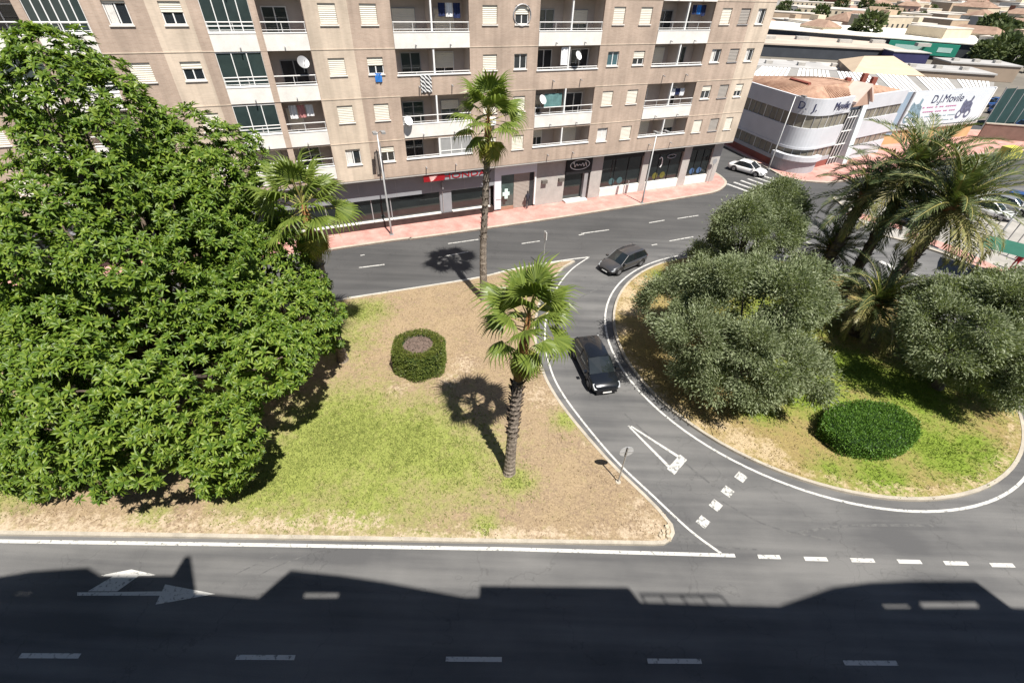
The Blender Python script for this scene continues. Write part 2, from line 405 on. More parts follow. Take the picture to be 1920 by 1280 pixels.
# ---- planted islands
def soil_mat(name, green, dry, brown, sand):
    m = bpy.data.materials.new(name); m.use_nodes = True
    nt = m.node_tree; n = nt.nodes; L = nt.links; b = n['Principled BSDF']; b.inputs['Roughness'].default_value = 0.95; b.inputs['Specular IOR Level'].default_value = 0.1
    pos = n.new('ShaderNodeNewGeometry').outputs['Position']
    def noise(sc, det=5):
        x = n.new('ShaderNodeTexNoise'); x.inputs['Scale'].default_value = sc; x.inputs['Detail'].default_value = det; x.inputs['Roughness'].default_value = 0.7
        L.new(pos, x.inputs['Vector']); return x.outputs['Fac']
    def mixc(f, a, c):
        x = n.new('ShaderNodeMix'); x.data_type = 'RGBA'; L.new(f, x.inputs['Factor'])
        for k, v in (('A', a), ('B', c)):
            if isinstance(v, tuple): x.inputs[k].default_value = (*v, 1)
            else: L.new(v, x.inputs[k])
        return x.outputs['Result']
    def rng_(f, lo, hi):
        x = n.new('ShaderNodeMapRange'); x.inputs['From Min'].default_value = lo; x.inputs['From Max'].default_value = hi; L.new(f, x.inputs['Value']); return x.outputs[0]
    def attr(nm, amt, sc):
        a = n.new('ShaderNodeAttribute'); a.attribute_name = nm
        x = n.new('ShaderNodeMath'); x.operation = 'ADD'; L.new(a.outputs['Fac'], x.inputs[0])
        y = n.new('ShaderNodeMath'); y.operation = 'MULTIPLY_ADD'; y.inputs[1].default_value = amt; y.inputs[2].default_value = -amt/2
        L.new(noise(sc), y.inputs[0]); L.new(y.outputs[0], x.inputs[1]); return x.outputs[0]
    c = mixc(rng_(noise(0.6), 0.38, 0.62), dry, brown)
    c = mixc(rng_(noise(9, 6), 0.36, 0.62), c, tuple(min(1, x*1.22) for x in dry))
    c = mixc(rng_(attr('green', 1.3, 2.2), 0.1, 0.8), c, mixc(rng_(noise(6), 0.35, 0.65), green, tuple(x*1.3 for x in green)))
    c = mixc(rng_(attr('sand', 1.6, 4.5), 0.35, 0.7), c, sand)
    c2 = n.new('ShaderNodeMix'); c2.data_type = 'RGBA'; c2.blend_type = 'MULTIPLY'; c2.inputs['Factor'].default_value = 1
    mr = n.new('ShaderNodeMapRange'); mr.inputs['From Min'].default_value = 0.3; mr.inputs['From Max'].default_value = 0.7; mr.inputs['To Min'].default_value = 0.72; mr.inputs['To Max'].default_value = 1.24
    L.new(noise(13, 8), mr.inputs['Value']); L.new(c, c2.inputs['A']); L.new(mr.outputs[0], c2.inputs['B'])
    L.new(c2.outputs['Result'], b.inputs['Base Color'])
    bu = n.new('ShaderNodeBump'); bu.inputs['Strength'].default_value = 0.7; bu.inputs['Distance'].default_value = 0.06
    L.new(noise(14, 6), bu.inputs['Height']); L.new(bu.outputs[0], b.inputs['Normal'])
    return m
SOIL = soil_mat('island_soil', (0.195, 0.22, 0.058), (0.265, 0.20, 0.125), (0.19, 0.137, 0.10), (0.43, 0.345, 0.25))
SOIL2 = soil_mat('round_island_soil', (0.135, 0.185, 0.028), (0.235, 0.185, 0.075), (0.21, 0.15, 0.085), (0.42, 0.33, 0.21))

def island(name, poly, soil, greens, sands, h0=0.12, mound=0.15, kerbname='kerb'):
    """kerb ring + soil sheet with planted / bare patches given as (x, y, radius, strength)"""
    inner = offset_poly(poly, 0.16)
    n = len(poly); mb = MB()
    vs = [(*p, -0.02) for p in poly] + [(*p, h0+0.02) for p in poly] + [(*p, h0+0.02) for p in inner] + [(*p, -0.02) for p in inner]
    fs = []
    for i in range(n):
        j = (i+1) % n
        for a in range(3): fs.append([a*n+i, a*n+j, (a+1)*n+j, (a+1)*n+i])
    mb.add(vs, fs)
    P = np.array(inner); lo, hi = P.min(0), P.max(0)
    gx, gy = np.meshgrid(np.arange(lo[0], hi[0], 0.45), np.arange(lo[1], hi[1], 0.45))
    gx = gx.ravel() + rng.uniform(-.12, .12, gx.size); gy = gy.ravel() + rng.uniform(-.12, .12, gy.size)
    near = np.full(gx.shape, 1e9)
    for i in range(n):
        a, c = P[i], P[(i+1) % n]; d = c-a; t = np.clip(((gx-a[0])*d[0]+(gy-a[1])*d[1])/(d@d+1e-9), 0, 1)
        near = np.minimum(near, np.hypot(gx-a[0]-t*d[0], gy-a[1]-t*d[1]))
    ok = inside_np(inner, gx, gy) & (near > 0.2)
    gx, gy, near = gx[ok], gy[ok], near[ok]
    pts = [Vector(p) for p in inner] + [Vector((x, y)) for x, y in zip(gx, gy)]
    r = delaunay_2d_cdt(pts, [], [list(range(n))], 1, 1e-5)
    V = np.array([(v.x, v.y) for v in r[0]]); tris = [f for f in r[2]]
    dd = np.full(len(V), 1e9)
    for i in range(n):
        a, c = P[i], P[(i+1) % n]; d = c-a; t = np.clip(((V[:,0]-a[0])*d[0]+(V[:,1]-a[1])*d[1])/(d@d+1e-9), 0, 1)
        dd = np.minimum(dd, np.hypot(V[:,0]-a[0]-t*d[0], V[:,1]-a[1]-t*d[1]))
    z = h0 + np.clip(dd/4, 0, 1)**1 * mound + np.where(dd > 0.05, rng.uniform(-0.02, 0.03, len(V)), 0)
    def field(lst):
        f = np.zeros(len(V))
        for (x, y, rad, s) in lst: f = np.maximum(f, s*np.exp(-((V[:,0]-x)**2+(V[:,1]-y)**2)/(rad*rad)))
        return f
    g = field(greens); s = np.clip(field(sands), 0, 1)
    me = bpy.data.meshes.new(name); me.from_pydata([(*p, zz) for p, zz in zip(V, z)], [], tris)
    me.polygons.foreach_set('use_smooth', [True]*len(tris))
    for nm, f in (('green', g), ('sand', s)):
        at = me.attributes.new(nm, 'FLOAT', 'POINT'); at.data.foreach_set('value', f.astype(np.float32))
    me.materials.append(soil)
    o = tag(obj(name, me), kind='structure')
    mb.build(kerbname, M_KERB, o)
    return o, V, z, g, s, dd
# left island outline (counter-clockwise)
bot = [(-70, 8.0)] + [G2(*p) for p in [(0, 1004), (300, 1008), (600, 1013), (900, 1018.5), (1150, 1022), (1225, 1023)]]
corner = [G2(*p) for p in [(1245, 1022), (1258, 1014), (1264, 1002), (1260, 985)]]
link = [G2(*p) for p in [(1235, 955), (1205, 925), (1140, 862), (1072, 783), (1037, 733), (1018, 692), (1006, 640), (1010, 582), (1030, 537), (1058, 503)]]
tip = [G2(*p) for p in [(1078, 492), (1072, 490), (1050, 492)]]
top = [G2(*p) for p in [(960, 508), (880, 526), (770, 543), (655, 561)]] + [(-30, 19.2), (-70, 2+8.05)]
left_poly = bot + corner + catmull(link, 4) + tip + top
gb = lambda x, y, r, s: (*G2(x, y), r, s)
greens_l = [gb(640, 830, 3.6, 1.1), gb(760, 840, 3.2, 1.0), gb(560, 880, 3.0, .95), gb(850, 870, 2.6, .85), gb(690, 930, 2.6, .8), gb(480, 930, 1.6, .8), gb(680, 590, 1.8, .8), gb(640, 640, 2.5, .6), gb(908, 990, .55, 1.0), gb(1062, 790, .8, .8), gb(560, 985, 1.0, .8), gb(280, 975, .7, .8), gb(965, 905, 1.0, .85), gb(0, 930, 2, .6), gb(400, 700, 5, .5), gb(200, 500, 6, .5), gb(780, 930, 2.4, .5)]
sands_l = [gb(x, 985, .75, .62) for x in range(-60, 720, 45)] + [gb(x, 1002, .45, .75) for x in range(0, 1250, 45)] + [gb(870, 690, 1.2, .55), gb(1010, 745, 1.3, .5), gb(750, 735, .9, .5), gb(1215, 985, 1.0, .6), gb(1180, 960, .7, .5), gb(1240, 1005, .6, .7), gb(840, 720, 1., .55), gb(1140, 880, .5, .55)] + [gb(x, y, .35, .6) for x, y in [(1100, 830), (1070, 790), (1045, 755), (1160, 900), (1200, 940)]]
ISL_L, VL, zL, gL, sL, dL = island('planted_island', left_poly, SOIL, greens_l, sands_l)
circ = [tuple(ISL_C + ISL_R*np.array([math.cos(a), math.sin(a)])) for a in np.linspace(0, 2*math.pi, 96, endpoint=False)]
greens_r = [gb(1500, 730, 2.8, 1.1), gb(1600, 700, 2.4, 1.1), gb(1760, 850, 2.2, 1.0), gb(1650, 900, 1.8, .9), gb(1560, 890, 1.2, .7), gb(1830, 850, 1.8, .9), gb(1420, 770, 1.2, 1.0), gb(1700, 740, 3, 1.0), gb(1240, 520, .9, .8), gb(1450, 600, 5, .7), gb(1800, 690, 4, .9), gb(1480, 660, 3, .9)]
sands_r = [gb(1180, 580, 1.3, .9), gb(1175, 550, 1.2, .9), gb(1200, 530, .9, .8), gb(1160, 620, .8, .9), gb(1390, 830, 1.1, .8), gb(1440, 850, 1.0, .8), gb(1480, 880, .7, .6), gb(1350, 800, .8, .7)] + [(*(ISL_C + 11.3*np.array([math.cos(a), math.sin(a)])), .55, .6) for a in np.linspace(R2(190), R2(345), 40)]
ISL_O, VR_, zR_, gR, sR, dR = island('round_island', circ, SOIL2, greens_r, sands_r)

def tufts(name, V, z, w, n, hgt, cols, label):
    """loose grass blades strewn over a planted island"""
    w = np.clip(w, 0, None); idx = rng.choice(len(V), n, p=w/w.sum())
    c = np.column_stack([V[idx] + rng.normal(0, .22, (n, 2)), z[idx] - 0.01])
    vs, fs = [], []
    for b in range(3):
        a = rng.uniform(0, 6.28, n); hh = hgt*rng.uniform(.5, 1.3, n); le = rng.uniform(.1, .9, n)*hh; wd = 0.022
        base = c + np.column_stack([rng.normal(0, .05, n), rng.normal(0, .05, n), np.zeros(n)])
        s_ = np.column_stack([-np.sin(a)*wd, np.cos(a)*wd, np.zeros(n)])
        tip_ = base + np.column_stack([np.cos(a)*le, np.sin(a)*le, hh])
        vs.append(np.stack([base - s_, base + s_, tip_], 1))
    Vv = np.concatenate(vs, 0).reshape(-1, 3); F = np.arange(len(Vv)).reshape(-1, 3)
    return tag(obj(name, np_mesh(name, Vv, F, leaf_mat(name + '_blade', cols, 0.7, 0.25, 0.15))), label, 'grass', kind='stuff')
mL = (dL > 0.3) & (VL[:,0] > -26)
tufts('green_grass', VL, zL, np.where(mL, gL**2*(1-sL), 0), 15000, 0.085, [(.13,.17,.04), (.19,.225,.055), (.26,.27,.09)], 'patchy green grass of the left planted island')
tufts('dry_grass', VL, zL, np.where(mL, (1-np.clip(gL,0,1))*0.8+sL*.6, 0), 8000, 0.06, [(.2,.14,.09), (.28,.21,.13), (.38,.3,.2)], 'dry brown grass and litter of the left island')
mR = (dR > 0.3)
tufts('lush_grass', VR_, zR_, np.where(mR, gR**2*(1-sR), 0), 9000, 0.10, [(.11,.17,.025), (.16,.23,.035), (.23,.27,.07)], 'bright green grass of the round island')
tufts('straw_grass', VR_, zR_, np.where(mR, (1-np.clip(gR,0,1))*.6+sR*.8, 0), 6000, 0.07, [(.22,.16,.08), (.32,.25,.13), (.4,.32,.19)], 'straw coloured grass round the rim of the round island')

# ---- pavements
M_RED = mat('red_paving', (0.43, 0.20, 0.17), 0.9, 0.16, 0.7, 0.2, 12, col2=(0.55, 0.315, 0.275), fine=0.1, world_pos=True)
def pavement(name, poly, h0=0.12, mtop=None, kerb=True):
    mb = MB(); mb.prism(poly, -0.03, h0); o = tag(mb.build(name, mtop or M_RED), kind='structure')
    if kerb:
        inn = offset_poly(poly, 0.28); n = len(poly); k = MB()
        for i in range(n):
            j = (i+1) % n
            k.add([(*poly[i], -0.03), (*poly[j], -0.03), (*poly[j], h0+0.012), (*poly[i], h0+0.012), (*inn[j], h0+0.012), (*inn[i], h0+0.012)], [[0,1,2,3],[3,2,4,5]])
        ko = k.build('kerb', M_KERB, o); 
        for p in ko.data.vertices: pass
    return o
AV = R2(24.0); DV = np.array([math.cos(AV), math.sin(AV)]); NV = np.array([math.sin(AV), -math.cos(AV)])
kerb_pts = [tuple(np.array(G2(650, 466)) - DV*45), G2(650, 466), G2(780, 449), G2(900, 432), G2(1050, 410), G2(1200, 386), G2(1300, 369.5), G2(1340, 362), G2(1358, 352), G2(1362, 342), G2(1350, 330)]
pav = catmull(kerb_pts, 5) + [tuple(np.array(G2(1350, 330)) + np.array([-3.2, 12])), tuple(np.array(G2(650, 466)) - DV*45 - NV*14)]
pavement('shop_pavement', pav)
wb = [(27.6, 76), (29.1, 68.4), (31.5, 59.4), (32.0, 56.6), (33.8, 55.2), (36.5, 54.9), (39.3, 55.8), (48, 60.5), (66, 69.5), (80, 74), (82, 84), (30, 84)]
pavement('corner_pavement', wb[::1])
rp = [G2(1560, 372), G2(1640, 440), G2(1700, 455), G2(1775, 480), G2(1830, 508), G2(1900, 545), G2(2050, 620), (75, 25), (75, 50), (46, 56)]
pavement('right_pavement', rp, mtop=mat('yard_concrete', (0.30, 0.285, 0.26), 0.95, 0.2, 0.35, world_pos=True, fine=0.08, bscale=6), kerb=True)
mb = MB(); pr = [np.array(G2(*p)) for p in [(1690, 447), (1775, 478), (1830, 506), (1900, 543), (2050, 618)]]
strip('red_strip', [tuple(p + np.array([1.1, .9])) for p in pr], 1.7, 0.128, M_RED, bpy.data.objects['right_pavement'])
strip('red_strip', [G2(1590, 400), G2(1640, 415), G2(1690, 428)], 1.6, 0.128, M_RED, bpy.data.objects['right_pavement'])
# ================================================================== APARTMENT BUILDING ACROSS THE AVENUE
A0 = np.array([-15.65, 37.9])
KF, KS, S0 = 0.968, 0.978, -1.12
def fs(s): return S0 + (s - S0) * KF
def fz(z): return 18.5 - (18.5 - z) * KF
def ss(s): return S0 + (s - S0) * KS
def sz(z): return max(0.13, 18.5 - (18.5 - z) * KS)
_o = A0 + NV * 1.9
APT = thing('apartment_building', 'long beige and brown brick apartment block with balconies above a row of shops', 'building', (_o[0], _o[1], 0), AV)
def brick_mat(name, c1, c2, mortar, scale=1.0):
    m = bpy.data.materials.new(name); m.use_nodes = True
    nt = m.node_tree; n = nt.nodes; L = nt.links; b = n['Principled BSDF']; b.inputs['Roughness'].default_value = 0.88; b.inputs['Specular IOR Level'].default_value = 0.2
    co = n.new('ShaderNodeTexCoord').outputs['Object']
    sp = n.new('ShaderNodeSeparateXYZ'); L.new(co, sp.inputs[0])
    ad = n.new('ShaderNodeMath'); L.new(sp.outputs['X'], ad.inputs[0]); L.new(sp.outputs['Y'], ad.inputs[1])
    cm = n.new('ShaderNodeCombineXYZ'); L.new(ad.outputs[0], cm.inputs['X']); L.new(sp.outputs['Z'], cm.inputs['Y'])
    br = n.new('ShaderNodeTexBrick'); br.inputs['Scale'].default_value = 4.0*scale; br.inputs['Brick Width'].default_value = 1.0; br.inputs['Row Height'].default_value = 0.28
    br.inputs['Mortar Size'].default_value = 0.03; br.inputs['Color1'].default_value = (*c1, 1); br.inputs['Color2'].default_value = (*c2, 1); br.inputs['Mortar'].default_value = (*mortar, 1)
    L.new(cm.outputs[0], br.inputs['Vector'])
    no = n.new('ShaderNodeTexNoise'); no.inputs['Scale'].default_value = 0.45; no.inputs['Detail'].default_value = 6; L.new(co, no.inputs['Vector'])
    mr = n.new('ShaderNodeMapRange'); mr.inputs['From Min'].default_value = 0.3; mr.inputs['From Max'].default_value = 0.7; mr.inputs['To Min'].default_value = 0.84; mr.inputs['To Max'].default_value = 1.14
    L.new(no.outputs['Fac'], mr.inputs['Value'])
    mx = n.new('ShaderNodeMix'); mx.data_type = 'RGBA'; mx.blend_type = 'MULTIPLY'; mx.inputs['Factor'].default_value = 1
    # rain streaks running down the face
    mp = n.new('ShaderNodeMapping'); mp.inputs['Scale'].default_value = (2.2, 2.2, 0.12); L.new(co, mp.inputs['Vector'])
    sn = n.new('ShaderNodeTexNoise'); sn.inputs['Scale'].default_value = 1.0; sn.inputs['Detail'].default_value = 5; L.new(mp.outputs[0], sn.inputs['Vector'])
    sr = n.new('ShaderNodeMapRange'); sr.inputs['From Min'].default_value = 0.35; sr.inputs['From Max'].default_value = 0.6; sr.inputs['To Min'].default_value = 0.86; sr.inputs['To Max'].default_value = 1.03
    L.new(sn.outputs['Fac'], sr.inputs['Value'])
    mm = n.new('ShaderNodeMath'); mm.operation = 'MULTIPLY'; L.new(mr.outputs[0], mm.inputs[0]); L.new(sr.outputs[0], mm.inputs[1])
    L.new(br.outputs['Color'], mx.inputs['A']); L.new(mm.outputs[0], mx.inputs['B']); L.new(mx.outputs['Result'], b.inputs['Base Color'])
    return m
M_BRICK = brick_mat('brown_brick', (0.43, 0.33, 0.265), (0.375, 0.283, 0.225), (0.43, 0.36, 0.30))
M_CREAM = brick_mat('cream_brick', (0.55, 0.455, 0.36), (0.50, 0.41, 0.325), (0.54, 0.46, 0.38))
M_PANEL = mat('pale_render', (0.66, 0.635, 0.60), 0.9, 0.12, 0.9, 0.1, 20, fine=0.06)
M_INNER = mat('balcony_wall', (0.47, 0.41, 0.37), 0.9, 0.12, 0.8)
M_WHITE = mat('white_metal', (0.72, 0.72, 0.71), 0.5, 0.06, 2)
M_GREYM = mat('grey_metal', (0.33, 0.33, 0.34), 0.5, 0.1, 2, metal=0.3)
M_SHUT = mat('cream_shutter', (0.70, 0.66, 0.57), 0.7, 0.07, 1.2)
M_SHUTG = mat('grey_shutter', (0.34, 0.31, 0.28), 0.7, 0.1, 1.2)
M_GLASS = glass_mat('window_glass')
M_BLUEG = glass_mat('blue_glass', (0.05, 0.11, 0.13), 0.08)
M_CURT = mat('curtain', (0.62, 0.60, 0.57), 0.9, 0.15, 5)
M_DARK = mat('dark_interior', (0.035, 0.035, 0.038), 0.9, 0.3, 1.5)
M_BLACK = mat('black_paint', (0.015, 0.015, 0.017), 0.45, 0.2, 3)

FLO = [(4.35, 6.9, 5.68), (7.45, 10.1, 8.9), (10.55, 13.22, 12.12), (13.75, 16.42, 15.2), (16.9, 19.57, 18.35)]
WCOL = [(-10.0, 1.2), (-7.12, 1.2), (2.08, 1.15), (4.83, 1.15), (13.95, 1.2), (16.65, 1.15), (25.65, 1.15), (28.4, 1.2), (37.35, 1.15), (39.6, 1.2), (41.65, 1.0), (-22, 1.2), (-19.2, 1.2)]
BAYS = [(-17.5, -11.65, 'BL'), (-5.5, 0.5, 'B0'), (6.4, 12.25, 'B1'), (18.2, 24.15, 'B2'), (29.95, 35.85, 'B3')]
# windows: state per column and floor   c closed, h half shutter, o open glass, g grey shutter, b blue glass, w curtain
STATE = {0: 'cohho', 1: 'cchhc', 2: 'occcc', 3: 'hchcc', 4: 'ccccc', 5: 'ccoho', 6: 'wcboc'[0:2]+'bcc', 7: 'cchcc', 8: 'choco', 9: 'ggggg', 10: 'choob', 11: 'ccccc', 12: 'ccccc'}
STATE[0] = 'chcoc'; STATE[1] = 'cchhc'
X0, X1, ZB, ZT = fs(-34), fs(43.2), fz(4.35), fz(21.6)
holes = []
for ci, (sc, w) in enumerate(WCOL):
    for fi, (_, zt, zb) in enumerate(FLO):
        holes.append((fs(sc - w/2), fs(sc + w/2), fz(zb), fz(zt), 0.2, 'w', ci, fi))
for (a, b, nm) in BAYS:
    whites = nm in ('BL', 'B0')
    for fi in range(5):
        if fi in (3, 1, 4): z0, z1 = {1: (7.45, 10.5), 3: (13.75, 16.85), 4: (16.9, 20.0)}[fi]
        elif whites: z0, z1 = {0: (4.75, 7.3), 2: (10.6, 13.7)}[fi]
        else: z0, z1 = {0: (5.75, 7.25), 2: (12.0, 13.68)}[fi]
        holes.append((fs(a), fs(b), fz(z0), fz(z1), 0.2, nm, 0, fi))
xs = sorted({X0, X1, fs(-8.4), fs(-6.2), fs(0.55), fs(3.45), fs(40.4)} | {h[0] for h in holes} | {h[1] for h in holes})
zs = sorted({ZB, ZT} | {h[2] for h in holes} | {h[3] for h in holes})
mb = MB()
def region(x):
    s = (x - S0)/KF + S0
    return 1 if (-8.4 < s < -6.2 or 0.55 < s < 3.45 or s > 40.4) else 0
for i in range(len(xs)-1):
    for j in range(len(zs)-1):
        cx, cz = (xs[i]+xs[i+1])/2, (zs[j]+zs[j+1])/2
        if any(h[0] < cx < h[1] and h[2] < cz < h[3] for h in holes): continue
        mb.cur = region(cx)
        mb.quad((xs[i],0,zs[j]), (xs[i+1],0,zs[j]), (xs[i+1],0,zs[j+1]), (xs[i],0,zs[j+1]))
for h in holes:
    x0, x1, z0, z1, d = h[:5]; mb.cur = region((x0+x1)/2)
    mb.quad((x0,0,z0), (x0,0,z1), (x0,d,z1), (x0,d,z0)); mb.quad((x1,0,z1), (x1,0,z0), (x1,d,z0), (x1,d,z1))
    mb.quad((x0,0,z1), (x1,0,z1), (x1,d,z1), (x0,d,z1)); mb.quad((x1,0,z0), (x0,0,z0), (x0,d,z0), (x1,d,z0))
mb.cur = 1; mb.quad((X1,0,ZB), (X1,15,ZB), (X1,15,ZT), (X1,0,ZT)); mb.quad((X0,15,ZB), (X0,0,ZB), (X0,0,ZT), (X0,15,ZT))
mb.cur = 0; mb.quad((X1,15,0), (X0,15,0), (X0,15,ZT), (X1,15,ZT)); mb.quad((X0,0,ZB), (X0,15,ZB), (X1,15,ZB), (X1,0,ZB))
mb.build('wall', [M_BRICK, M_CREAM], APT)
MB().box(X0, X1, 0, 15, ZT, ZT+0.25).build('roof', M_CONC, APT)
# string courses at the floor levels, between balconies
for fi in range(5):
    z = fz([7.35, 10.55, 13.75, 16.95, 20.1][fi])
    ed = [X0] + [e for a, b, _ in BAYS for e in (fs(a), fs(b))] + [X1]
    for k in range(0, len(ed), 2): MB().box(ed[k]+0.01, ed[k+1]-0.01, -0.025, 0.02, z-0.03, z+0.03).build('string_course', M_CREAM, APT)

def shutter_mesh(w, h):
    mb = MB(); n = max(2, int(h/0.11))
    for k in range(n):
        z0, z1 = h*k/n, h*(k+1)/n
        mb.add([(-w/2,0.02,z0),(w/2,0.02,z0),(w/2,0,z0+(z1-z0)*.35),(-w/2,0,z0+(z1-z0)*.35),(w/2,0.012,z1),(-w/2,0.012,z1)], [[0,1,2,3],[3,2,4,5]])
    return mb
def window(x0, x1, z0, z1, st, parent, y=0.11):
    w, h = x1-x0, z1-z0; f = MB(); t = 0.06
    for a in ((x0, x0+t), (x1-t, x1), ((x0+x1)/2-0.035, (x0+x1)/2+0.035)): f.box(a[0], a[1], y, y+0.05, z0, z1)
    f.box(x0+t, x1-t, y, y+0.05, z0, z0+t); f.box(x0+t, x1-t, y, y+0.05, z1-t, z1)
    fr = f.build('window', M_WHITE if st != 'g' else M_GREYM, parent)
    p = MB(); p.quad((x0,y+.03,z0), (x1,y+.03,z0), (x1,y+.03,z1), (x0,y+.03,z1))
    p.build('pane', {'b': M_BLUEG, 'w': M_CURT}.get(st, M_GLASS), fr)
    MB().box(x0-0.06, x1+0.06, -0.07, 0.1, z0-0.07, z0-0.005).build('sill', M_PANEL if st != 'g' else M_GREYM, fr)
    cov = {'c': 1.0, 'h': random.uniform(0.35, 0.6), 'g': 1.0}.get(st, 0)
    if st in 'ob' and random.random() < 0.4: cov = 0.12
    if cov:
        hh = (h-0.02)*cov
        o = shutter_mesh(w-0.03, hh).build('roller_shutter', M_SHUT if st != 'g' else M_SHUTG, fr)
        o.location = ((x0+x1)/2, y-0.045, z1-hh-0.005)
    if st == 'o' and random.random() < .6:
        c = MB(); n = 9
        xx = np.linspace(x0+.08, x0+w*0.42, n)
        for k in range(n-1): c.quad((xx[k],y+.025-.02*(k%2),z0+.06),(xx[k+1],y+.025-.02*((k+1)%2),z0+.06),(xx[k+1],y+.025-.02*((k+1)%2),z1-.06),(xx[k],y+.025-.02*(k%2),z1-.06))
        c.build('curtain', M_CURT, fr)
for h in holes:
    if h[5] == 'w': window(h[0], h[1], h[2], h[3], STATE[h[6]][h[7]], APT)

M_RAIL = mat('rail_paint', (0.62, 0.61, 0.60), 0.5, 0.08, 2)
M_WGLASS = glass_mat('tinted_glass', (0.03, 0.045, 0.045), 0.08)
M_FROST = mat('frosted_glass', (0.30, 0.30, 0.30), 0.35, 0.1, 1.5)
def balcony(x0, x1, z0, z1, nm, fi):
    """a recess with side walls, floor slab and ceiling behind the facade opening"""
    W = x1-x0; xm = (x0+x1)/2; D = 1.55; white = nm in ('BL', 'B0')
    full = fi in (1, 3, 4) or white
    zf = z0 + 0.2 if full else z0 - 0.85
    m = MB(); y0 = 0.2
    m.quad((x0,D,zf),(x1,D,zf),(x1,D,z1+.02),(x0,D,z1+.02))
    m.quad((x0,y0,zf),(x0,D,zf),(x0,D,z1+.02),(x0,y0,z1+.02)); m.quad((x1,D,zf),(x1,y0,zf),(x1,y0,z1+.02),(x1,D,z1+.02))
    m.quad((x0,y0,z1+.02),(x0,D,z1+.02),(x1,D,z1+.02),(x1,y0,z1+.02)); m.quad((x0,y0,zf),(x1,y0,zf),(x1,D,zf),(x0,D,zf))
    if not full: m.quad((x1,y0,zf),(x0,y0,zf),(x0,y0,z0),(x1,y0,z0))
    b = m.build('balcony', M_INNER, APT)
    ph = 0.98*KF if full else 0
    if full:
        MB().box(x0+.004, x1-.004, -0.06, 0.12, z0-0.02, z0+ph).build('parapet_panel', M_PANEL, b)
        MB().box(x0+.004, x1-.004, -0.085, 0.14, z0+ph+.002, z0+ph+0.05).build('coping', M_WHITE, b)
        r = MB(); zr = z0+ph+0.6
        r.tube([(x0+.02,0.03,zr),(x1-.02,0.03,zr)], 0.035, 6); r.tube([(x0+.02,0.03,zr-.42),(x1-.02,0.03,zr-.42)], 0.02, 5)
        for k in range(5): xx = x0+.06+(W-.12)*k/4; r.tube([(xx,0.03,z0+ph+.05),(xx,0.03,zr)], 0.022, 5)
        r.build('railing', M_RAIL, b)
    else:
        MB().box(x0-.05, x1+.05, -0.07, 0.22, z0-0.07, z0+0.005).build('coping', M_WHITE, b)
        r = MB(); zr = z0+0.14; r.tube([(x0+.02,0.08,zr),(x1-.02,0.08,zr)], 0.03, 6)
        for k in range(5): xx = x0+.06+(W-.12)*k/4; r.tube([(xx,0.08,z0),(xx,0.08,zr)], 0.02, 5)
        r.build('railing', M_RAIL, b)
    zb_ = z0+ph+.05 if full else z0+.005
    if white:
        MB().box(xm-.2, xm+.2, -0.1, D, z0-.02, z1+.01).build('dividing_pier', M_BRICK, b)
    else:
        MB().box(xm-.06, xm+.06, 0.0, .18, zb_, z1).build('dividing_post', M_WHITE, b)
        MB().box(xm-.05, xm+.05, .18, D, zf, z1).build('dividing_wall', M_INNER, b)
    for k, (a, c) in enumerate(((x0, xm-.1), (xm+.1, x1))):
        off = random.uniform(0.25, 0.9); dw = random.choice([1.0, 1.5, 1.7]); dh = 2.05
        d = MB(); xa = a+off if a+off+dw < c-.1 else a+.2; y = D-.02
        top = min(zf+dh, z1-.05)
        d.quad((xa,y,zf+.02),(xa+dw,y,zf+.02),(xa+dw,y,top),(xa,y,top))
        do = d.build('balcony_door', random.choice([M_GLASS, M_DARK, M_WGLASS]), b)
        f = MB()
        for xx in (xa, xa+dw/2, xa+dw): f.box(xx-.035, xx+.035, y-.05, y-.005, zf, top)
        f.box(xa-.035, xa+dw+.035, y-.05, y-.005, top, top+.06)
        f.build('door_frame', random.choice([M_WHITE, M_GREYM]), do)
        if random.random() < .45:
            hh = (top-zf)*random.uniform(.3, .9); o = shutter_mesh(dw-.05, hh).build('roller_shutter', M_SHUT, do); o.location = (xa+dw/2, y-.1, top-hh)
    # drain spouts through the parapet
    for t in (0.27, 0.73):
        xx = x0+W*t; zz = (z0+.22) if full else z0-.78
        s_ = MB(); s_.tube([(xx,0.0,zz),(xx,-.32,zz-.05)], .045, 6); s_.build('drain_spout', M_GREYM, b)
    return b, zf, zb_, xm, D
BAL = {}
for h in holes:
    if h[5] != 'w': BAL[(h[5], h[7])] = (balcony(h[0], h[1], h[2], h[3], h[5], h[7]), h)
def glaze(key, side, n, m=M_WGLASS, fm=M_WHITE):
    (b, zf, zb_, xm, D), h = BAL[key]
    a, c = (h[0], xm-.08) if side == 0 else (xm+.08, h[1])
    if key[0] in ('BL', 'B0'): a, c = (h[0], xm-.2) if side == 0 else (xm+.2, h[1])
    f = MB(); t = .055; y = .0
    for k in range(n+1):
        x = a + (c-a)*k/n; f.box(max(a, x-t/2), min(c, x+t/2), y, y+.08, zb_, h[3])
    for z in (zb_, zb_+(.32 if n < 6 else .5), h[3]-.07): f.box(a+t/2, c-t/2, y+.004, y+.076, z, z+.06)
    fr = f.build('glazing_frame', fm, b)
    for k in range(n):
        p = MB(); x = a+(c-a)*k/n; x2 = a+(c-a)*(k+1)/n
        p.quad((x,y+.04,zb_),(x2,y+.04,zb_),(x2,y+.04,h[3]),(x,y+.04,h[3])); p.build('pane', m, fr)
glaze(('B0', 3), 0, 4); glaze(('B0', 2), 0, 3); glaze(('BL', 3), 1, 6); glaze(('BL', 2), 0, 4); glaze(('BL', 2), 1, 4); glaze(('B1', 0), 1, 3, M_FROST); glaze(('B0', 1), 0, 3)

